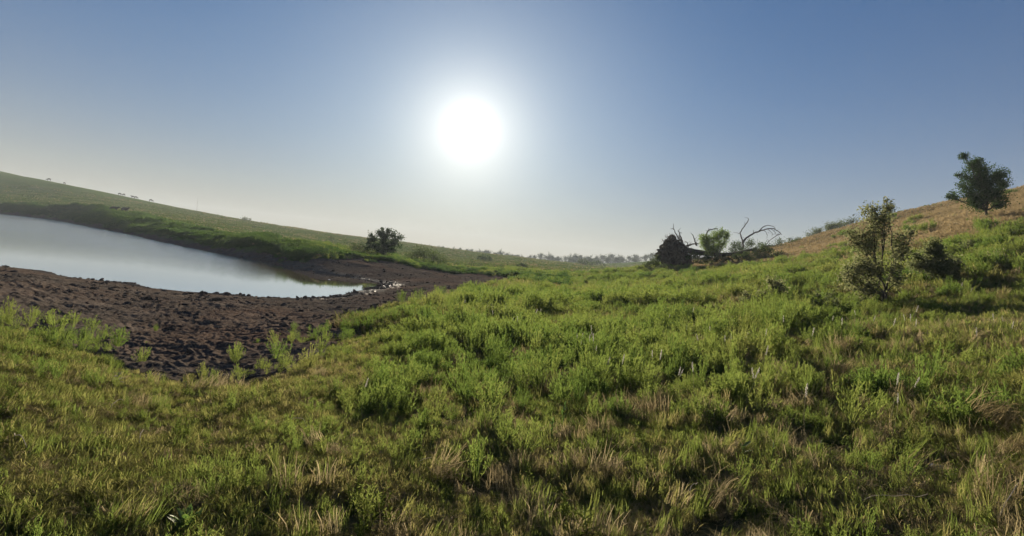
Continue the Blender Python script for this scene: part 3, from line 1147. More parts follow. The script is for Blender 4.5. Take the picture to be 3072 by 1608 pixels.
def lobed(name, label, cat, base, lobes, leaf_mat_, n_leaf, leaf, rng, stem_r=.03, cluster=.3, group=None, parts=('trunk', 'crown'),
          bark=None, branches=7, leafw=.5, up=0.0, hollow=.35, stems=1, sides=6, follow=False):
    """a woody plant; lobes are (x, y, z, radius) from its base in metres"""
    root_ = empty(name, base, label, cat, group)
    cr = MB()
    if follow:                                         # a spreading bush keeps to the slope it grows on
        lobes = [(l[0], l[1], l[2] + landz(base[0] + l[0], base[1] + l[1]) - base[2], l[3]) for l in lobes]
    tot = sum(l[3] ** 2 for l in lobes)
    order = sorted(lobes, key=lambda l: l[0])
    groups = [g for g in np.array_split(np.arange(len(order)), stems) if len(g)]
    for g in groups:
        tr = MB()
        L = [order[i] for i in g]
        topl = max(L, key=lambda l: l[2])
        mean = np.mean([l[:3] for l in L], 0)
        b = np.array([rng.normal(0, stem_r), rng.normal(0, stem_r), -0.12]) if stems > 1 else np.array([0, 0, -.15])
        if follow:
            b[:2] = mean[:2] * .8
            b[2] = landz(base[0] + b[0], base[1] + b[1]) - base[2] - .1
        midp = (b + (mean - b) * .5) if follow else np.array([mean[0] * .45, mean[1] * .45, topl[2] * .42])
        raw = np.stack([b, (b + midp) / 2 if follow else b * .5 + midp * .35 + np.array([0, 0, topl[2] * .08]), midp, (midp + np.array(topl[:3])) / 2, np.array(topl[:3])])
        tt = np.linspace(0, 4, 13)
        st = np.stack([np.interp(tt, np.arange(5), raw[:, a]) for a in range(3)], 1)
        st[1:-1] = (st[:-2] + 2 * st[1:-1] + st[2:]) / 4 + rng.normal(0, .012 * abs(topl[2]), (11, 3))
        tr.tube(st, stem_r * np.linspace(1.15, .22, 13), sides + 1)
        for (lx, ly, lz, lr) in L:
            c = np.array([lx, ly, lz])
            want = b[2] + (lz - b[2]) * rng.uniform(.35, .7)
            j = int(np.argmin(np.abs(st[:, 2] - want)))
            rr_ = stem_r * (1.15 - .93 * j / 12)
            p = wiggle(st[j], c, 6, .09, rng, .04)
            tr.tube(p, np.linspace(rr_ * .6, max(rr_ * .15, stem_r * .1), 6), sides)
            nb = max(4, int(branches * (.6 + lr / (max(l[3] for l in lobes)) * .6)))
            q = rand_dirs(nb, rng) * (lr * (hollow + (1 - hollow) * rng.uniform(0, 1, nb) ** .5))[:, None]
            W = np.empty((nb, 4, 3))
            for i_, t in enumerate(c + q):
                W[i_] = wiggle(p[rng.integers(2, 6)], t, 4, .1, rng)
                tr.tube(W[i_], np.linspace(stem_r * .13, stem_r * .04, 4), 3)
            nl = max(10, int(n_leaf * lr ** 2 / tot))
            pk = rng.integers(0, nb, nl)
            tt = rng.uniform(.3, 1.12, nl) * 3
            i0 = np.clip(tt.astype(int), 0, 2)
            fr = (tt - i0)[:, None]
            pts = W[pk, i0] * (1 - fr) + W[pk, i0 + 1] * fr
            pts = pts + rng.normal(0, cluster * lr, (nl, 3))
            pts = pts if follow else pts[pts[:, 2] > 0.02]
            if len(pts):
                foliage(cr, pts, leaf, leaf * leafw, rng, up)
        tr.build(parts[0], bark or M_BARK, root_, True)
    cr.build(parts[1], leaf_mat_, root_)
    return root_


def lobes_px(base, depth, items, rng, dy=.5):
    out = []
    for (u, v, r) in items:
        rm = r * depth / F_PX
        p = at(u, v, depth) - base
        out.append((p[0], p[1] + rng.normal(0, dy * rm), max(p[2], .03), rm))
    return out


def bush_lobes(w, h, rng, n=6):
    """lobes of a low rounded bush, w wide and h high"""
    out = []
    for i in range(n):
        a = (i + .5) / n * 2 - 1
        rr_ = min(w / n * 1.25, h * .5) * rng.uniform(.8, 1.2)
        hh = h * math.sqrt(max(.1, 1 - (a * .85) ** 2))
        out.append((a * w * .5 * .85, rng.uniform(-.25, .25) * w, max(hh - rr_ * .8, rr_ * .5) * rng.uniform(.85, 1.05), rr_))
    return out


def bush(name, label, u, v, w_px, h_px, mat, rng, n_leaf=700, leaf=None, depth=None, n=6, group=None, parts=('stem', 'foliage'), cat='bush', up=0.0, leafw=.5):
    b = stand(u, depth) if depth else hit(u, v)
    s = b[1] / F_PX
    w, h = w_px * s, h_px * s
    return lobed(name, label, cat, b, bush_lobes(w, h, rng, n), mat, n_leaf, leaf or max(.05, 5 * s), rng, stem_r=.03 * h + .008, cluster=.42,
                 group=group, parts=parts, branches=6, stems=3 if w < 2.5 * h else n // 2 + 1, sides=4, up=up, leafw=leafw, follow=True)


rg = np.random.default_rng(5)
# tree on the right hillside
b = stand(2962, 36)
lobed('hillside_tree', 'dark leafy small tree standing alone on the right hillside', 'tree', b,
      lobes_px(b, 36, [(2890, 470, 13), (2903, 497, 15), (2930, 480, 14), (2938, 505, 22), (2965, 515, 20), (2990, 512, 16), (3003, 525, 16), (3000, 548, 18), (2900, 525, 14),
                       (2880, 525, 9), (2920, 545, 26), (2955, 555, 32), (2885, 570, 18), (2862, 588, 13), (2845, 588, 8), (2900, 600, 22), (2940, 600, 28), (2980, 585, 28), (3008, 612, 13),
                       (2990, 612, 14), (2930, 612, 14), (3010, 560, 10), (2878, 552, 10)], rg),
      M_OAK, 17000, .12, rg, stem_r=.075, cluster=.34, branches=8)
# big thorny shrub
b = stand(2655, 15)
lobed('thorn_shrub', 'tall ragged brown leaved thorn shrub on the right slope', 'shrub', b,
      lobes_px(b, 15, [(2652, 602, 9), (2657, 625, 14), (2668, 618, 9), (2625, 640, 24), (2608, 628, 12), (2640, 660, 24), (2600, 672, 20), (2575, 700, 22), (2540, 702, 12), (2550, 725, 14),
                       (2590, 735, 26), (2620, 720, 22), (2650, 700, 16), (2700, 715, 22), (2722, 700, 14), (2735, 695, 8), (2690, 750, 22), (2715, 745, 14), (2570, 790, 26), (2540, 800, 18),
                       (2530, 825, 16), (2560, 840, 26), (2600, 810, 26), (2640, 800, 24), (2670, 800, 20), (2660, 835, 18), (2690, 845, 12), (2585, 870, 24), (2580, 905, 16), (2572, 925, 10), (2610, 860, 16)], rg, .8),
      M_SHRUB, 10500, .068, rg, stem_r=.027, cluster=.5, branches=9, parts=('stem', 'foliage'), stems=3, leafw=.6)
b = stand(2845, 17)
lobed('thorn_shrub', 'darker drooping thorn shrub just right of the tallest one', 'shrub', b,
      lobes_px(b, 17, [(2808, 722, 14), (2805, 745, 18), (2820, 760, 18), (2790, 780, 20), (2765, 790, 16), (2745, 770, 12), (2735, 795, 12), (2800, 805, 22), (2835, 795, 22), (2865, 790, 16),
                       (2870, 815, 16), (2850, 830, 20), (2845, 855, 18), (2865, 848, 12), (2810, 828, 12)], rg, .8),
      M_SHRUB, 8000, .075, rg, stem_r=.026, cluster=.48, branches=8, parts=('stem', 'foliage'), stems=3, leafw=.6)
b = hit(2330, 915)
lobed('thorn_shrub', 'low spreading thorn shrub with pinkish leaves amid the meadow weeds', 'shrub', b,
      lobes_px(b, b[1], [(2310, 838, 12), (2325, 850, 16), (2345, 850, 14), (2358, 866, 14), (2335, 872, 16), (2300, 885, 16), (2275, 890, 15), (2260, 905, 12), (2232, 880, 10), (2240, 895, 10), (2290, 905, 14), (2350, 895, 16), (2220, 905, 8)], rg, .8),
      M_SHRUB, 2000, .075, rg, stem_r=.025, cluster=.45, branches=7, parts=('stem', 'foliage'), stems=3, leafw=.6)
b = hit(2482, 935)
lobed('thorn_shrub', 'knee high thorn shrub left of and below the tallest shrub', 'shrub', b,
      lobes_px(b, b[1], [(2455, 885, 10), (2465, 900, 12), (2490, 888, 11), (2503, 900, 9), (2440, 908, 9), (2480, 912, 14), (2500, 920, 11), (2462, 922, 12)], rg, .8),
      M_SHRUB, 900, .055, rg, stem_r=.018, cluster=.45, branches=6, parts=('stem', 'foliage'), stems=2, leafw=.6)
bush('thorn_shrub', 'small thorn sprout in the weeds, nearest to the fallen tree', 2062, 890, 42, 34, M_SHRUB, rg, 420, .07, cat='shrub')
bush('thorn_shrub', 'small thorn sprout in the weeds, below the low spreading shrub', 2138, 945, 34, 34, M_SHRUB, rg, 380, .05, cat='shrub')
bush('thorn_shrub', 'small upright shrub on the slope between second shrub and hillside tree', 2895, 765, 50, 44, M_SHRUB, rg, 520, .075, cat='shrub')
bush('thorn_shrub', 'low sprig on the slope near the right edge of the view', 2985, 795, 60, 46, M_SHRUB, rg, 520, .06, cat='shrub')

# round tree and thickets behind the pond
b = stand(1150, 75)
lobed('round_tree', 'round bushy tree alone behind the far pond bank', 'tree', b,
      lobes_px(b, 75, [(1150, 700, 15), (1135, 695, 9), (1165, 697, 10), (1180, 702, 11), (1195, 715, 12), (1120, 712, 13), (1107, 722, 10), (1150, 720, 18), (1190, 732, 14), (1120, 738, 15), (1165, 742, 18), (1135, 752, 14), (1185, 748, 9), (1105, 735, 8), (1150, 760, 10), (1165, 688, 6), (1150, 686, 5)], rg),
      M_OAK, 6500, .24, rg, stem_r=.11, cluster=.33, branches=7)
bush('thicket', 'dark low thicket at the left foot of the round tree', 1080, 778, 80, 30, M_BRUSH, rg, 1100, .2, depth=70, n=7, cat='thicket')
bush('thicket', 'wide rounded thicket right of the round tree', 1275, 790, 150, 46, M_BRUSH, rg, 2600, .22, depth=76, n=10, cat='thicket')
bush('thicket', 'spiky topped small thicket on the slope above the wide thicket', 1298, 756, 58, 22, M_BRUSH, rg, 700, .4, depth=130, n=6, cat='thicket', up=.8)
bush('hill_bush', 'small dark bush on the left hill nearest the pond bank', 868, 730, 22, 17, M_BRUSH, rg, 260, .2, n=3)
bush('hill_bush', 'knobbly dark bush with a low skirt on the left hill', 994, 728, 20, 26, M_BRUSH, rg, 360, .25, n=3)
bush('hill_bush', 'flat spreading patch of brush at the foot of the knobbly bush', 1003, 731, 66, 11, M_BRUSH, rg, 420, .25, n=6)
bush('hill_bush', 'ragged clump breaking the skyline of the left hill', 738, 664, 28, 10, M_BRUSH, rg, 300, .6, depth=312, n=4)
bush('hill_bush', 'tiny bush below the skyline clump on the left hill', 762, 684, 10, 8, M_BRUSH, rg, 90, .4, n=2)
bush('valley_bush', 'solitary dark oval bush in the open valley', 1565, 801, 30, 11, M_BRUSH, rg, 420, .3, n=4)
bush('valley_bush', 'pair like bush on the far valley slope', 1452, 780, 48, 15, M_BRUSH, rg, 420, .5, n=5)
bush('valley_bush', 'thin grey sapling clump in the valley, the left one', 1414, 800, 24, 24, M_BRUSH, rg, 120, .2, n=3, up=.8)
bush('valley_bush', 'thin grey sapling clump in the valley, the right one', 1442, 802, 18, 18, M_BRUSH, rg, 80, .2, n=3, up=.8)
bush('valley_bush', 'rounded bush in front of the far wood, left of two', 1747, 797, 30, 20, M_BRUSH, rg, 420, .6, n=4, depth=235)
bush('valley_bush', 'longer low bush in front of the far wood, right of two', 1790, 797, 58, 16, M_BRUSH, rg, 520, .6, n=6, depth=250)
bush('valley_bush', 'low dark bush behind the tip of the mud', 1618, 834, 46, 16, M_BRUSH, rg, 420, .2, n=5)
bush('valley_bush', 'flat little bush farther back behind the tip of the mud', 1643, 821, 30, 10, M_BRUSH, rg, 260, .2, n=4)
bush('valley_bush', 'rounded bush at the near left foot of the fallen tree', 1856, 823, 36, 18, M_BRUSH, rg, 360, .18, n=4)

# bushes on the skyline of the right hill
bush('skyline_bush', 'loose bush on the skyline right of the fallen tree', 2337, 727, 34, 26, M_BRUSH, rg, 380, .2, depth=92, n=4)
bush('skyline_bush', 'narrow little bush on the skyline beside the loose one', 2370, 725, 15, 20, M_BRUSH, rg, 200, .2, depth=94, n=2)
bush('skyline_bush', 'low ragged brush on the skyline left of the long hedge', 2394, 722, 28, 13, M_BRUSH, rg, 220, .2, depth=96, n=4)
bush('skyline_bush', 'long low hedge of brush along the right skyline', 2495, 690, 150, 24, M_BRUSH, rg, 4200, .22, depth=104, n=14, cat='hedge')
bush('skyline_bush', 'square dark bush on the skyline behind the tallest shrub', 2664, 640, 36, 36, M_BRUSH, rg, 480, .2, depth=90, n=4)

# ------------------------------------------------------------------ uprooted tree
D0 = 58.0
base = stand(2015, D0)
tree = empty('uprooted_tree', base, 'dead uprooted tree with a tall dark root plate and bare branches', 'dead tree')
def zp(x, y, d=0.0):
    """a point of the fallen tree from its place in the photograph, d metres behind its middle plane"""
    return at(1860 + x / 4.293, 630 + y / 4.293, D0 + d) - base


prof_y = [330, 345, 380, 430, 450, 500, 540, 600, 650, 700]
prof_l = [650, 612, 598, 596, 572, 515, 480, 468, 475, 485]
prof_r = [705, 730, 750, 772, 795, 840, 885, 890, 870, 850]
NR, NS = 46, 84
pv_, pf_ = [], []
for i in range(NR):
    yy = 330 + (700 - 330) * (i / (NR - 1)) ** .8
    a_, b_ = zp(np.interp(yy, prof_y, prof_l), yy), zp(np.interp(yy, prof_y, prof_r), yy)
    c_, hw = (a_ + b_) / 2, abs(b_[0] - a_[0]) / 2
    hd = hw * .55 * (.6 if i < 3 else 1.0)
    for j in range(NS):
        t_ = 2 * math.pi * j / NS
        pv_.append(c_ + np.array([hw * math.cos(t_), hd * math.sin(t_), 0]))
pv_ = np.array(pv_)
ctr_ = np.repeat(pv_.reshape(NR, NS, 3).mean(1), NS, 0)
n1_ = fbm(pv_[:, 0] * 1.3 + pv_[:, 1] * .9, pv_[:, 2] * 1.5 - pv_[:, 1] * .7, 5, 5) - .5
n2_ = fbm(pv_[:, 0] * 5 + pv_[:, 1] * 4, pv_[:, 2] * 5 + pv_[:, 1] * 3, 9, 3) - .5
pv_ = ctr_ + (pv_ - ctr_) * (1 + .9 * n1_ + .6 * n2_)[:, None] + np.stack([0 * n1_, 0 * n1_, .5 * n2_], 1)
for i in range(NR - 1):
    for j in range(NS):
        pf_.append((i * NS + j, i * NS + (j + 1) % NS, (i + 1) * NS + (j + 1) % NS, (i + 1) * NS + j))
pf_.append(tuple(range(NS))[::-1])
mesh_obj('root_plate', pv_, pf_, M_ROOTSOIL, tree)


def limb(name, pts, r0, r1, d0=0.0, d1=0.0, mat=None, twigs=0):
    n = len(pts)
    P = np.array([zp(px, py, d0 + (d1 - d0) * i / max(n - 1, 1)) for i, (px, py) in enumerate(pts)])
    tt = np.linspace(0, n - 1, (n - 1) * 3 + 1)
    P = np.stack([np.interp(tt, np.arange(n), P[:, a]) for a in range(3)], 1)
    Q = P.copy()
    Q[1:-1] = (P[:-2] + 2 * P[1:-1] + P[2:]) / 4
    Q[1:-1] += rg.normal(0, .018, Q[1:-1].shape)
    mb = MB()
    mb.tube(Q, np.linspace(r0, r1, len(Q)), 6)
    for _ in range(twigs):
        i = rg.integers(len(Q) // 3, len(Q) - 1)
        e = Q[i] + rand_dirs(1, rg)[0] * rg.uniform(.25, .6) + np.array([0, 0, .1])
        mb.tube(wiggle(Q[i], e, 4, .1, rg), np.linspace(r1 * .9, .006, 4), 4)
    return mb.build(name, mat or M_DEADWOOD, tree, True)


limb('trunk', [(780, 500), (900, 530), (1050, 550), (1250, 575), (1450, 570), (1620, 530), (1760, 490)], .40, .12, .3, 1.2, M_BARK)
limb('branch', [(830, 450), (800, 425), (760, 370), (720, 310), (692, 240), (686, 175)], .09, .02, .2, -.3, twigs=6)
limb('branch', [(812, 450), (800, 400), (780, 340), (765, 295), (745, 265)], .10, .03, .3, .1, twigs=5)
limb('branch', [(690, 240), (668, 240), (650, 243)], .03, .012, -.3, -.4)
limb('branch', [(770, 295), (785, 292), (800, 298)], .035, .02, .1, -.1)
limb('branch', [(830, 470), (890, 455), (930, 440), (1010, 430)], .12, .05, .2, .6, twigs=4)
limb('branch', [(985, 460), (970, 420), (955, 360), (935, 320), (915, 300)], .075, .02, .4, .0, twigs=4)
limb('branch', [(880, 480), (870, 420), (830, 400)], .06, .02, .2, -.2, twigs=3)
limb('branch', [(1115, 420), (1112, 310), (1130, 265), (1170, 255), (1230, 238), (1262, 243)], .08, .03, .5, .9, twigs=2)
limb('branch', [(1140, 262), (1143, 245), (1142, 228)], .03, .012, .6, .6)
limb('branch', [(1590, 480), (1578, 400), (1560, 345), (1543, 295), (1590, 225), (1635, 165), (1662, 115), (1640, 98), (1605, 92)], .085, .010, .9, 1.4, twigs=3)
limb('branch', [(1537, 305), (1500, 293), (1462, 284)], .03, .010, 1.0, .8)
limb('branch', [(1608, 215), (1615, 175), (1603, 150)], .02, .008, 1.1, 1.0)
limb('branch', [(1575, 430), (1600, 385), (1650, 345), (1720, 298), (1800, 268), (1870, 250), (1930, 236), (2000, 250), (2060, 290), (2085, 318)], .11, .02, 1.0, 2.2, twigs=3)
limb('branch', [(1790, 270), (1820, 235), (1860, 207), (1920, 195), (1970, 208), (2005, 238)], .06, .015, 1.4, 2.0, twigs=2)
limb('branch', [(1722, 296), (1720, 272), (1714, 255)], .035, .02, 1.2, 1.2)
limb('branch', [(1850, 258), (1885, 290), (1900, 330), (1885, 350)], .03, .008, 1.5, 1.3, twigs=4)
limb('branch', [(1900, 245), (1935, 270), (1965, 300), (1960, 335)], .03, .008, 1.6, 1.5, twigs=4)
limb('branch', [(1940, 240), (1985, 275), (2010, 310), (2040, 330)], .03, .008, 1.7, 1.9, twigs=3)
limb('branch', [(2070, 305), (2030, 320), (1980, 350), (1930, 395), (1890, 430)], .045, .025, 2.1, 1.3, twigs=1)
limb('branch', [(1560, 345), (1590, 350), (1605, 370)], .02, .01, .9, .8)
limb('branch', [(1840, 465), (1920, 460), (2000, 462)], .10, .07, 1.0, 1.4)
roots_ = [(600, 400, 590, 310), (650, 370, 640, 295), (665, 360, 672, 300), (625, 380, 608, 312), (590, 450, 535, 410), (600, 440, 545, 375), (690, 360, 715, 295), (740, 370, 770, 330),
          (640, 350, 600, 320), (700, 370, 690, 305)]
for _ in range(34):
    yy = rg.uniform(350, 640)
    l_, r_ = np.interp(yy, prof_y, prof_l), np.interp(yy, prof_y, prof_r)
    xx = rg.uniform(l_ + 15, r_ - 15)
    roots_.append((xx, yy, xx + rg.normal(0, 55), yy + rg.normal(15, 55)))
for (x0, y0, x1, y1) in roots_:
    P = wiggle(zp(x0, y0, -.3), zp(x1, y1, -1.0 + rg.uniform(-.5, .4)), 7, .22, rg)
    mb = MB()
    mb.tube(P, np.linspace(rg.uniform(.03, .07), .010, 7), 5)
    mb.build('root', M_DEADWOOD, tree, True)

b = stand(2145, D0 + .5)
lobed('willow_shrub', 'light green willow shrub sprouting beside the fallen trunk', 'shrub', b,
      lobes_px(b, D0 + .5, [(2105, 715, 12), (2118, 722, 16), (2135, 715, 18), (2155, 705, 18), (2165, 695, 11), (2178, 708, 12), (2130, 738, 18), (2155, 735, 18), (2110, 735, 12), (2148, 752, 16), (2172, 725, 11), (2183, 700, 7), (2125, 755, 12)], rg, .7),
      M_WILLOW, 7500, .18, rg, stem_r=.06, cluster=.4, branches=9, parts=('stem', 'foliage'), leafw=.34, stems=4, up=.25)


def pile(label, u, dep, items, mat, n_leaf, leaf=.15, dy=.8):
    b = stand(u, dep)
    return lobed('brush_clump', label, 'bush', b, lobes_px(b, dep, items, rg, dy), mat, n_leaf, leaf, rg, stem_r=.03, cluster=.42, parts=('stem', 'foliage'), branches=7, stems=3, sides=4)


pile('dark rounded bush at the right end of the fallen tree', 2290, 58.5, [(2275, 750, 12), (2290, 744, 13), (2305, 752, 12), (2312, 768, 12), (2270, 768, 14), (2292, 768, 16), (2300, 785, 12), (2275, 785, 12)], M_BRUSH, 2200)
pile('brush growing behind the fallen trunk right of the willow', 2235, 63, [(2190, 738, 10), (2205, 734, 10), (2222, 732, 11), (2240, 729, 11), (2258, 728, 11), (2275, 732, 10), (2292, 736, 9), (2308, 738, 8), (2195, 755, 14), (2220, 752, 15), (2245, 750, 15), (2265, 750, 14),
                                                                      (2205, 772, 14), (2235, 770, 15), (2260, 768, 14)], M_BRUSH, 4200)
pile('dark low brush in front of the fallen trunk', 2140, 56.5, [(2075, 760, 10), (2090, 768, 13), (2110, 772, 13), (2130, 772, 13), (2150, 774, 13), (2170, 775, 13), (2190, 775, 13), (2080, 782, 12), (2105, 786, 12), (2135, 788, 12), (2165, 788, 12), (2195, 786, 12), (2065, 770, 10)], M_BRUSH, 3800)
pile('tangle of brush at the left foot of the root plate', 1955, 57, [(1975, 770, 9), (1965, 780, 10), (1950, 788, 10), (1935, 795, 9), (1970, 795, 11), (1950, 802, 9), (1918, 804, 8), (1985, 800, 10)], M_BRUSH, 1700)
pile('pale flowering brush in front of the root plate', 1995, 54.5, [(1975, 806, 8), (1992, 800, 9), (2010, 800, 9), (2022, 806, 8), (1960, 812, 7), (2000, 812, 9)], M_SHRUB, 1100, .12)
pile('low brush between trunk and dark end bush', 2225, 57.5, [(2205, 770, 12), (2225, 768, 13), (2245, 770, 13), (2215, 786, 12), (2240, 786, 12), (2260, 782, 11)], M_BRUSH, 1700)
bush('brush_clump', 'small rounded bush on the grass right of the fallen tree', 2330, 783, 34, 26, M_BRUSH, rg, 420, .14, depth=55, n=4)
bush('brush_clump', 'reddish brown brush on the rise left of the root plate', 1925, 790, 90, 16, M_SHRUB, rg, 700, .2, depth=80, n=8)

# ------------------------------------------------------------------ far wood
tprng = np.random.default_rng(77)
protos = []
for kk in range(4):
    L = []
    for i in range(9 + kk):
        a = tprng.uniform(0, 6.283)
        q = tprng.uniform(0, .5)
        L.append((math.cos(a) * q, math.sin(a) * q, tprng.uniform(.16, .84) - q * .3, tprng.uniform(.15, .24)))
    L.append((0, 0, .84, .14))
    protos.append(lobed('far_tree', 'rounded tree of the hazy far wood across the valley', 'tree', (0, 0, 0), L, M_FAROAK, 800, .09, tprng, stem_r=.03, cluster=.42,
                        group='trees of the far wood', branches=5, leafw=.8, sides=4))
top_u = [1180, 1270, 1323, 1360, 1398, 1420, 1437, 1455, 1470, 1485, 1500, 1520, 1540, 1598, 1640, 1689, 1724, 1773, 1831, 1866, 1912, 1957, 2010]
top_v = [735, 736, 741, 744, 747, 752, 745, 747, 751, 755, 748, 756, 760, 761, 759, 766, 760, 766, 757, 765, 763, 756, 752]
us = [1255, 1275, 1293, 1310, 1325, 1345, 1362, 1380, 1398, 1417, 1437, 1452, 1468, 1484, 1500, 1516, 1533, 1550, 1568, 1585, 1600, 1619, 1640, 1655, 1672, 1690, 1707, 1724, 1742, 1758, 1775, 1793, 1810, 1831, 1848, 1866, 1882, 1899, 1915, 1932, 1950, 1966, 1985]
us += [1412, 1476, 1540, 1606, 1663, 1716, 1768, 1820, 1842, 1875, 1908]
used_p = [False] * 4
for i, u in enumerate(us):
    back = i >= 43
    u0, u = u, u + (0 if u in (1831, 1500, 1437) else tprng.uniform(-6, 6))
    dep = (430 if back else 520) + tprng.uniform(-25, 25)
    p = stand(u, dep)
    vt = float(np.interp(u, top_u, top_v)) + 1 - 4 * (u < 1420) + (tprng.uniform(8, 14) if back else tprng.uniform(-1, 3))
    hgt = float(np.clip(at(u, vt, dep)[2] - p[2], 3.0, 17.0)) / .98
    kk = i % 4
    o = protos[kk] if not used_p[kk] else copy_tree(protos[kk])
    used_p[kk] = True
    o.location = [float(c) for c in p]
    wd = max(hgt * tprng.uniform(.85, 1.45), 6.5)
    o.scale = (wd, wd, hgt)
    o.rotation_euler = (0, 0, tprng.uniform(0, 6.28))
    row = sorted(us[43:] if back else us[:43])
    o['label'] = '%s tree from the left in the %s row of the hazy far wood' % (ordinal(row.index(u0)), 'nearer sparse' if back else 'long back')
    if u == 1831:
        o['label'] = 'tallest domed tree standing out of the far wood, toward the root plate'
    if u == 1500:
        o['label'] = 'round crowned tree with a gap in it, left end of the far wood'
    if u == 1437:
        o['label'] = 'broad crowned tree topping the left end of the far wood'

# ------------------------------------------------------------------ cattle
M_HIDE = plain_mat('black_hide', (0.010, 0.008, 0.007), (0.030, 0.022, 0.017), 3, .6)


def skyline_depth(u):
    best, bd = 1e9, 300
    for d_ in np.linspace(200, 420, 45):
        q_ = stand(u, d_)
        v_ = project(q_)[1]
        if v_ < best:
            best, bd = v_, d_
    return bd - 3


def make_cow(head_up):
    vs, es, rs_ = [], [], []

    def jv(p, r, link=None):
        vs.append(p)
        rs_.append(r)
        if link is not None:
            es.append((link, len(vs) - 1))
        return len(vs) - 1
    mid = jv((0, 0, 1.02), (.36, .40))
    rump = jv((-.62, 0, 1.10), (.28, .34), mid)
    chest = jv((.55, 0, 1.02), (.28, .38), mid)
    if head_up:
        nk = jv((.95, 0, 1.28), (.15, .21), chest)
        hd = jv((1.22, 0, 1.42), (.11, .13), nk)
        mz = jv((1.50, 0, 1.28), (.075, .085), hd)
    else:
        nk = jv((.98, 0, .82), (.14, .19), chest)
        hd = jv((1.25, 0, .48), (.11, .13), nk)
        mz = jv((1.38, 0, .20), (.075, .085), hd)
    for s in (-1, 1):
        jv((hd and vs[hd][0] - .05, s * .2, vs[hd][2] + .06), (.035, .05), hd)
        sh = jv((.50, s * .20, .78), (.13, .15), chest)
        kn = jv((.53, s * .20, .42), (.065, .07), sh)
        jv((.50, s * .20, .04), (.055, .06), kn)
        st = jv((-.66, s * .20, .80), (.15, .19), rump)
        hk = jv((-.82, s * .20, .46), (.07, .075), st)
        jv((-.74, s * .20, .04), (.055, .06), hk)
    t1 = jv((-.95, 0, 1.12), (.04, .04), rump)
    jv((-1.0, 0, .55), (.03, .035), t1)
    me = bpy.data.meshes.new('body')
    me.from_pydata(vs, es, [])
    me.materials.append(M_HIDE)
    o = bpy.data.objects.new('cow', me)
    COL.objects.link(o)
    o.modifiers.new('skin', 'SKIN').use_smooth_shade = True
    for i, d in enumerate(me.skin_vertices[0].data):
        d.radius = rs_[i]
        d.use_root = (i == 0)
    o.modifiers.new('sub', 'SUBSURF').levels = 1
    o.modifiers[-1].render_levels = 1
    return o


cow_a, cow_b = make_cow(True), make_cow(False)
herd = [(cow_a, 340, 637, 153, 5, 'black cow standing by the far bank, the left of the near pair', 1.0),
        (cow_a, 373, 640, 150, -12, 'black cow standing by the far bank, the right of the near pair', 1.05),
        (cow_b, 146, 0, 312, 190, 'tiny dark cow alone at the left end of the skyline', 1.1),
        (cow_b, 193, 0, 314, 95, 'speck of a cow on the skyline right of the leftmost one', .8),
        (cow_b, 359, 0, 303, 10, 'dark cow on the skyline, left of the close pair', 1.0),
        (cow_b, 371, 0, 303, 170, 'dark cow on the skyline, right of the close pair', 1.0),
        (cow_a, 398, 0, 300, 185, 'long dark cow on the skyline, left one of two walking nose to tail', 1.0),
        (cow_b, 408, 0, 300, 4, 'dark cow on the skyline, right one of two walking nose to tail', 1.0),
        (cow_b, 453, 0, 298, 20, 'dark cow grazing alone at the right end of the skyline herd', 1.1)]
seen = set()
for (src, u, v, dep, rz, lab, sc_) in herd:
    o = src if id(src) not in seen else src.copy()
    if id(src) in seen:
        COL.objects.link(o)
    seen.add(id(src))
    p = hit(u, v) if v else stand(u, skyline_depth(u))
    o.location = [float(c) for c in p]
    o.rotation_euler = (0, 0, R(rz))
    o.scale = (sc_ * 1.12,) * 3
    tag(o, lab, 'cow', 'cattle on the left hill')

# ------------------------------------------------------------------ single weed clumps
wr = np.random.default_rng(90)
weed_meshes = []
for i, (st_, sp, lv) in enumerate(((34, .5, 18), (30, .62, 16), (38, .42, 16))):
    o = make_weed('foliage', wr, M_WEED, st_, 1.0, sp, lv, .10, .017)
    COL.objects.unlink(o)
    weed_meshes.append(o.data)
    bpy.data.objects.remove(o)
clumps = [(159, 1038, 95, 92, 'large feathery green clump at the left edge of the mud'), (90, 985, 60, 62, 'upright green clump left of the largest mud edge clump'),
          (25, 975, 60, 70, 'leafy clump on the mud edge at the left margin'), (217, 985, 52, 45, 'yellowish loose clump on the mud behind the largest one'),
          (276, 1000, 62, 48, 'thin grey green clump standing alone in the brown mud, left'), (352, 1050, 84, 64, 'spreading green clump in the mud right of the largest one'),
          (290, 1050, 40, 50, 'slim clump touching the spreading clump in the mud'), (425, 1100, 52, 56, 'clump where the mud meets the short grass, left of the bare hollow'),
          (466, 1000, 24, 24, 'tiny sprig alone in the middle of the mud'), (703, 1098, 60, 62, 'clump at the right rim of the bare hollow'),
          (827, 1085, 80, 66, 'leaning green clump on the mud, left of the brightest one'), (924, 1120, 88, 72, 'brightest rounded clump at the grass corner by the mud'),
          (962, 1062, 50, 46, 'clump on the mud just behind the brightest one'), (784, 1118, 40, 46, 'narrow clump in front of the leaning clump'),
          (881, 995, 34, 26, 'small yellow green sprig far out on the dark mud, left'), (960, 1003, 34, 24, 'small sprig far out on the dark mud, right'),
          (1036, 1078, 44, 48, 'round bright clump beside the dark burrow in the mud'), (1102, 995, 62, 46, 'first of the rounded clumps lining the mud edge, from the left'),
          (1140, 982, 56, 44, 'second of the rounded clumps lining the mud edge, from the left'), (1180, 975, 64, 52, 'third of the rounded clumps lining the mud edge, from the left'),
          (1228, 972, 56, 40, 'fourth of the rounded clumps lining the mud edge, from the left'), (1284, 935, 76, 50, 'tall rounded clump at the bend of the mud edge'),
          (1158, 1035, 92, 58, 'broad clump in front of the row along the mud edge'), (1510, 872, 60, 30, 'rounded clump at the far tip of the mud')]
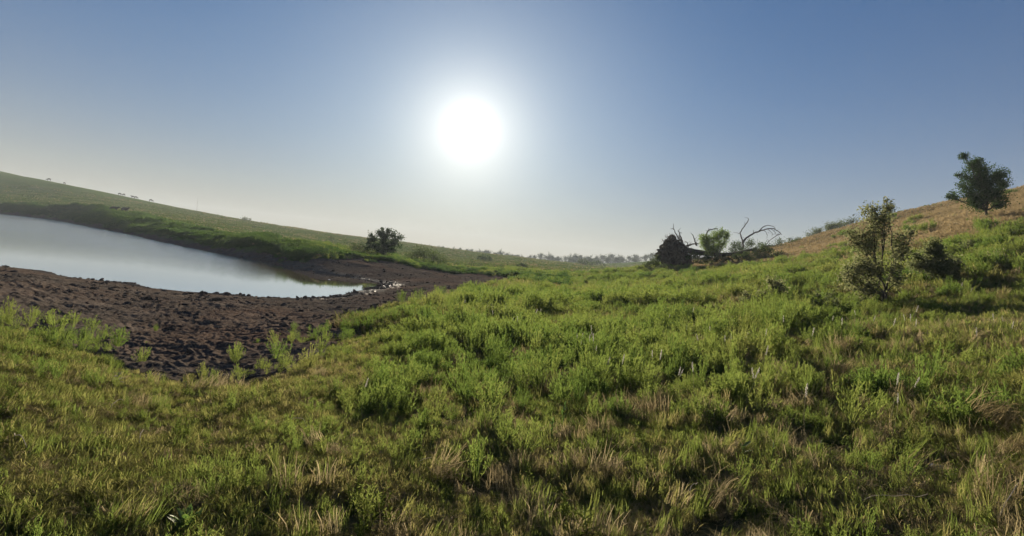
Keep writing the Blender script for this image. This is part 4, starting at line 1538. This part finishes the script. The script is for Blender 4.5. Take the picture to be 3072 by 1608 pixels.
for i, (u, v, w, h, lab) in enumerate(clumps):
    p = hit(u, v)
    s = p[1] / F_PX
    root_ = empty('weed_clump', p, lab, 'weed', 'weed clumps along the mud edge', rz=wr.uniform(0, 6.28))
    f = bpy.data.objects.new('foliage', weed_meshes[i % 3])
    COL.objects.link(f)
    f.parent = root_
    hh, ww = h * s * 1.1, w * s
    root_.scale = (ww / 1.05, ww / 1.05, hh)

# ------------------------------------------------------------------ pale plumes of tall grass
M_PLUME = leaf_mat('plume_hairs', [(.50, .47, .40), (.65, .62, .56)], .45, [(.55, .52, .45), (.7, .67, .6)])
M_STALK = plain_mat('plume_stalk', (.16, .15, .06), (.28, .23, .11), 6, .8)


def plume_meshes(seed):
    q = np.random.default_rng(seed)
    tip = np.array([q.normal(0, .18), q.normal(0, .12), 1.0])
    P = wiggle((0, 0, -.04), tip, 7, .03, q)
    P[:, 0] += .1 * np.linspace(0, 1, 7) ** 2 * q.choice((-1, 1))
    a = MB()
    a.tube(P, np.linspace(.005, .003, 7), 4)
    b_ = MB()
    n = 70
    t = q.uniform(.84, 1.02, n)
    c = np.stack([np.interp(t, np.linspace(0, 1, 7), P[:, k]) for k in range(3)], 1)
    c[:, 2] = np.where(t > 1, c[:, 2] + (t - 1), c[:, 2])
    rad = .012 * np.sin(np.clip((t - .82) / .22, 0, 1) * math.pi)
    c += rand_dirs(n, q) * rad[:, None]
    ax = (P[-1] - P[-2]) / np.linalg.norm(P[-1] - P[-2])
    d = rand_dirs(n, q) * .5 + ax
    d /= np.linalg.norm(d, axis=1)[:, None]
    s = np.cross(d, rand_dirs(n, q))
    s /= np.linalg.norm(s, axis=1)[:, None] + 1e-9
    b_.quads(c, d * .022, s * .0035)
    oa, ob = a.build('stalk', M_STALK), b_.build('seed_head', M_PLUME)
    r_ = (oa.data, ob.data)
    for o in (oa, ob):
        bpy.data.objects.remove(o)
    return r_


PL = [plume_meshes(s) for s in range(5)]
za = [(1015, 385), (1115, 425), (1165, 375), (1185, 420), (1205, 440), (1225, 415), (1240, 435), (1300, 400), (1320, 435), (1490, 455), (1560, 378), (1585, 455), (1430, 520), (1360, 520), (1275, 475),
      (1970, 590), (1955, 625), (1912, 640), (1895, 645), (1980, 660), (2030, 665), (1890, 700), (2015, 735), (2060, 830), (2165, 810), (2470, 780), (200, 985)]
zb = [(430, 445), (220, 490), (385, 585), (590, 590), (510, 660), (730, 640), (775, 630), (690, 665), (950, 740), (1155, 510), (1325, 600), (1520, 510), (1610, 525), (1955, 525), (2150, 540), (2515, 250),
      (2565, 290), (145, 780), (290, 905), (1965, 955), (500, 900), (1735, 470), (1000, 950), (980, 610), (2130, 430)]
heads = [(1000 + a / 2.576, 750 + b_ / 2.576) for a, b_ in za] + [(1900 + a / 2.576, 750 + b_ / 2.576) for a, b_ in zb] + \
        [(2000 + a / 1.904, 900 + b_ / 1.904) for a, b_ in ((1270, 415), (780, 480), (20, 385), (1290, 545), (1150, 90), (1390, 985 - 900), (1860, 80), (1935, 95), (545, 170), (1410, 95), (1765, 165), (1930, 120), (420, 380))]
heads = sorted(heads)
count = {}
for i, (u, v) in enumerate(heads):
    H = wr.uniform(.42, .60)
    dep = hit(u, v + 60)[1]
    for _ in range(4):
        dep = hit(u, v + H * F_PX / dep)[1]
    p = hit(u, v + H * F_PX / dep)
    if p[1] < 2.5:
        continue
    if u < 1700:
        lab, grp = '%s white plumed stalk from the left in the middle meadow near the mud', 'plume grass in the middle meadow'
    elif u < 2150:
        lab, grp = '%s white plumed stalk from the left in the weeds below the fallen tree', 'plume grass below the fallen tree'
    else:
        lab, grp = '%s white plumed stalk from the left in the right hand weeds below the thorn shrubs', 'plume grass below the thorn shrubs'
    count[grp] = count.get(grp, -1) + 1
    root_ = empty('plume_stalk', p, lab % ordinal(count[grp]), 'grass stalk', grp, rz=wr.uniform(0, 6.28))
    root_.scale = (H, H, H)
    a, b_ = PL[i % 5]
    for nm, me in (('stalk', a), ('seed_head', b_)):
        o = bpy.data.objects.new(nm, me)
        COL.objects.link(o)
        o.parent = root_

# ------------------------------------------------------------------ broad leaved plants of the foreground
M_BROAD = leaf_mat('broad_leaves', [(.045, .095, .018), (.075, .130, .025), (.105, .150, .030)], .45, gloss=.06)
M_YELLOW = leaf_mat('yellowing_leaves', [(.28, .20, .03), (.36, .28, .05)], .5)
M_PALELEAF = leaf_mat('bleached_leaves', [(.30, .26, .21), (.42, .38, .32)], .3)


def leaf_blade(mb, base, direction, L, Wd, rng, curl=.25, seg=5):
    d = np.asarray(direction, float)
    d /= np.linalg.norm(d)
    s = np.cross(d, (0, 0, 1.0))
    s /= np.linalg.norm(s) + 1e-9
    nrm = np.cross(s, d)
    vs = []
    for i in range(seg + 1):
        t = i / seg
        c = np.asarray(base) + d * L * t - nrm * curl * L * t * t
        w = Wd * .5 * (math.sin(math.pi * min(1, t * .93 + .07)) ** .75)
        vs += [c - s * w + nrm * w * .3, c, c + s * w + nrm * w * .3]
    fs = []
    for i in range(seg):
        a = i * 3
        fs += [(a, a + 1, a + 4, a + 3), (a + 1, a + 2, a + 5, a + 4)]
    mb.add(vs, fs)


def leafy(name, label, u, v, h_px, n, L, Wd, mat, cat='plant', flat=.9, spread=.35, tilt=0.0, accent=None):
    p = hit(u, v)
    h = h_px * p[1] / F_PX
    root_ = empty(name, p, label, cat)
    st = MB()
    tip = np.array([tilt * h, 0, h])
    P = wiggle((0, 0, -.03), tip, 6, .03, wr)
    st.tube(P, np.linspace(.006, .003, 6) * (h / .3 + .3), 5)
    st.build('stem', M_BROAD, root_, True)
    for i in range(n):
        t = .12 + .88 * (i + .5) / n
        a = i * 2.4 + wr.uniform(-.3, .3)
        c = [np.interp(t, np.linspace(0, 1, 6), P[:, k]) for k in range(3)]
        mb = MB()
        l = L * (1.1 - .5 * t) * wr.uniform(.85, 1.15)
        leaf_blade(mb, c, (math.cos(a) * spread * 2, math.sin(a) * spread * 2, flat), l, Wd * l / L, wr)
        mb.build('leaf', accent if accent and i < 2 else mat, root_, True)
    return root_


leafy('broadleaf_plant', 'dark green broad leaved plant at the bottom left of the foreground', 550, 1625, 62, 11, .15, .052, M_BROAD, flat=1.2, spread=.3)
leafy('broadleaf_plant', 'pale green narrow leaved weed at the bottom edge right of centre', 1765, 1630, 95, 22, .10, .022, M_WEED, flat=.6, spread=.5, tilt=-.25)
leafy('broadleaf_plant', 'bright broad leaved weed in the dark hollow of the right foreground', 2225, 1395, 60, 9, .11, .045, M_BROAD, flat=.9, spread=.5)
leafy('broadleaf_plant', 'thin leafy weed just right of the bright broad leaved one', 2310, 1425, 100, 20, .10, .020, M_WEED, flat=.8, spread=.4)
leafy('broadleaf_plant', 'narrow leaved weed with spread leaves right of the dark hollow', 2455, 1400, 80, 18, .11, .020, M_WEED, flat=.7, spread=.5)
leafy('flower_stem', 'tall weed stem with yellow lower leaves, the left of a pair in the meadow', 1650, 1345, 85, 12, .07, .020, M_BROAD, flat=1.2, spread=.25, accent=M_YELLOW)
leafy('flower_stem', 'tall weed stem with yellow lower leaves, the right of a pair in the meadow', 1685, 1290, 78, 12, .08, .022, M_BROAD, flat=1.2, spread=.25, accent=M_YELLOW)
leafy('yellow_weed', 'yellow leaved weed in the grass of the right foreground', 2612, 1190, 70, 16, .05, .022, M_YELLOW, flat=.5, spread=.5)
leafy('broadleaf_plant', 'small bright herb in the short grass at the lower left', 225, 1415, 50, 12, .05, .02, M_WEED, flat=.9, spread=.4)
leafy('dead_plant', 'bleached dead weed with curled pale leaves by the mud edge', 352, 1165, 50, 14, .09, .03, M_PALELEAF, flat=.4, spread=.6)

# ------------------------------------------------------------------ stones, twigs, drift
M_STONE = plain_mat('pale_stone', (.16, .15, .14), (.34, .32, .30), 9, .9, .6)


def stone(name, label, u, v, w_px, h_px, mat, cat='stone', z=None):
    p = hit(u, v) if z is None else np.array([*water_hit(u, v), z])
    s = p[1] / F_PX
    o = make_clod(name, int(u) % 97, mat)
    o.location = [float(c) for c in p]
    o.scale = (w_px * s, w_px * s * .8, h_px * s * 1.8)
    o.rotation_euler = (0, 0, wr.uniform(0, 6))
    return tag(o, label, cat)


stone('stone', 'pale crusted stone in the right foreground grass, the left of two', 2722, 1418, 70, 34, M_STONE)
stone('stone', 'pale crusted stone in the right foreground grass, the right of two', 2825, 1406, 54, 24, M_STONE)
stone('stone', 'flat grey stone on the near shore of the pond', 268, 843, 24, 9, M_STONE)
stone('driftwood', 'small white piece of drift floating in the brown water', 988, 839, 9, 2.5, plain_mat('white_drift', (.55, .53, .5), (.7, .68, .65), 9), 'driftwood', z=0.0)
for (u0, v0, u1, v1, lab) in ((2583, 1549, 2777, 1541, 'long pale dry stalk lying flat near the bottom right'), (2990, 1608, 3072, 1500, 'dry stalk leaning at the bottom right corner'),
                              (330, 1258, 365, 1240, 'short pale twig in the short grass below the dead weed'), (415, 1370, 425, 1335, 'forked pale twig in the short grass at lower left'),
                              (870, 1293, 915, 1325, 'thin straw stalk leaning in the grass left of centre'), (1255, 1425, 1290, 1422, 'curved pale stalk in the central foreground'),
                              (2090, 1490, 2060, 1535, 'bleached hooked stalk at the bottom right of centre'), (40, 1345, 75, 1400, 'long straw stalk in the grass at the left margin')):
    p0, p1 = hit(u0, v0), hit(u1, v1)
    if p0[1] < 2.4 or p1[1] < 2.4:
        p0[1], p1[1] = max(p0[1], 2.5), max(p1[1], 2.5)
    mb = MB()
    q = p1 - p0 + np.array([0, 0, .06])
    mb.tube(wiggle((0, 0, .10), q + np.array([0, 0, .06]), 7, .06, wr, .08), np.linspace(.0032, .002, 7), 5)
    o = mb.build('dry_stalk', M_PALELEAF, None, True)
    o.location = [float(c) for c in p0]
    tag(o, lab, 'stalk')

# ------------------------------------------------------------------ faint mast beyond the hill
p = stand(588, 650)
h = float(at(592, 592, 650)[2] - p[2])
mast = empty('radio_mast', p, 'very faint thin radio mast standing beyond the left hill', 'mast')
mb = MB()
mb.tube([(0, 0, -1), (0, 0, h * .5), (0, 0, h)], [.22, .18, .12], 4)
mb.build('mast_pole', M_DEADWOOD, mast)
mb = MB()
for a in (0, 2.094, 4.189):
    mb.tube([(math.cos(a) * 6, math.sin(a) * 6, 0), (0, 0, h * .85)], .02, 3)
mb.build('guy_wires', M_DEADWOOD, mast)


# ------------------------------------------------------------------ hazy air
top = float(gv[:, 2].max()) + 9.0
hb = [(-1650, -1650, -8), (1650, -1650, -8), (1650, 1650, -8), (-1650, 1650, -8), (-1650, -1650, top), (1650, -1650, top), (1650, 1650, top), (-1650, 1650, top)]
haze = mesh_obj('haze', hb, [(0, 3, 2, 1), (4, 5, 6, 7), (0, 1, 5, 4), (1, 2, 6, 5), (2, 3, 7, 6), (3, 0, 4, 7)], None)
hz = NT('hazy_air')
pv = hz.n.new('ShaderNodeVolumePrincipled')
pv.inputs['Color'].default_value = (0.80, 0.90, 1.0, 1)
pv.inputs['Density'].default_value = 0.0005
pv.inputs['Anisotropy'].default_value = 0.0
hz.l.new(pv.outputs[0], hz.out.inputs['Volume'])
haze.data.materials.append(hz.m)
tag(haze, 'thin evening haze filling the air over the pasture', 'haze', kind='stuff')
print('GROUND Z', gv[:, 2].min(), gv[:, 2].max(), 'SUN EL', math.degrees(SUN_EL), 'AZ', math.degrees(SUN_AZ))
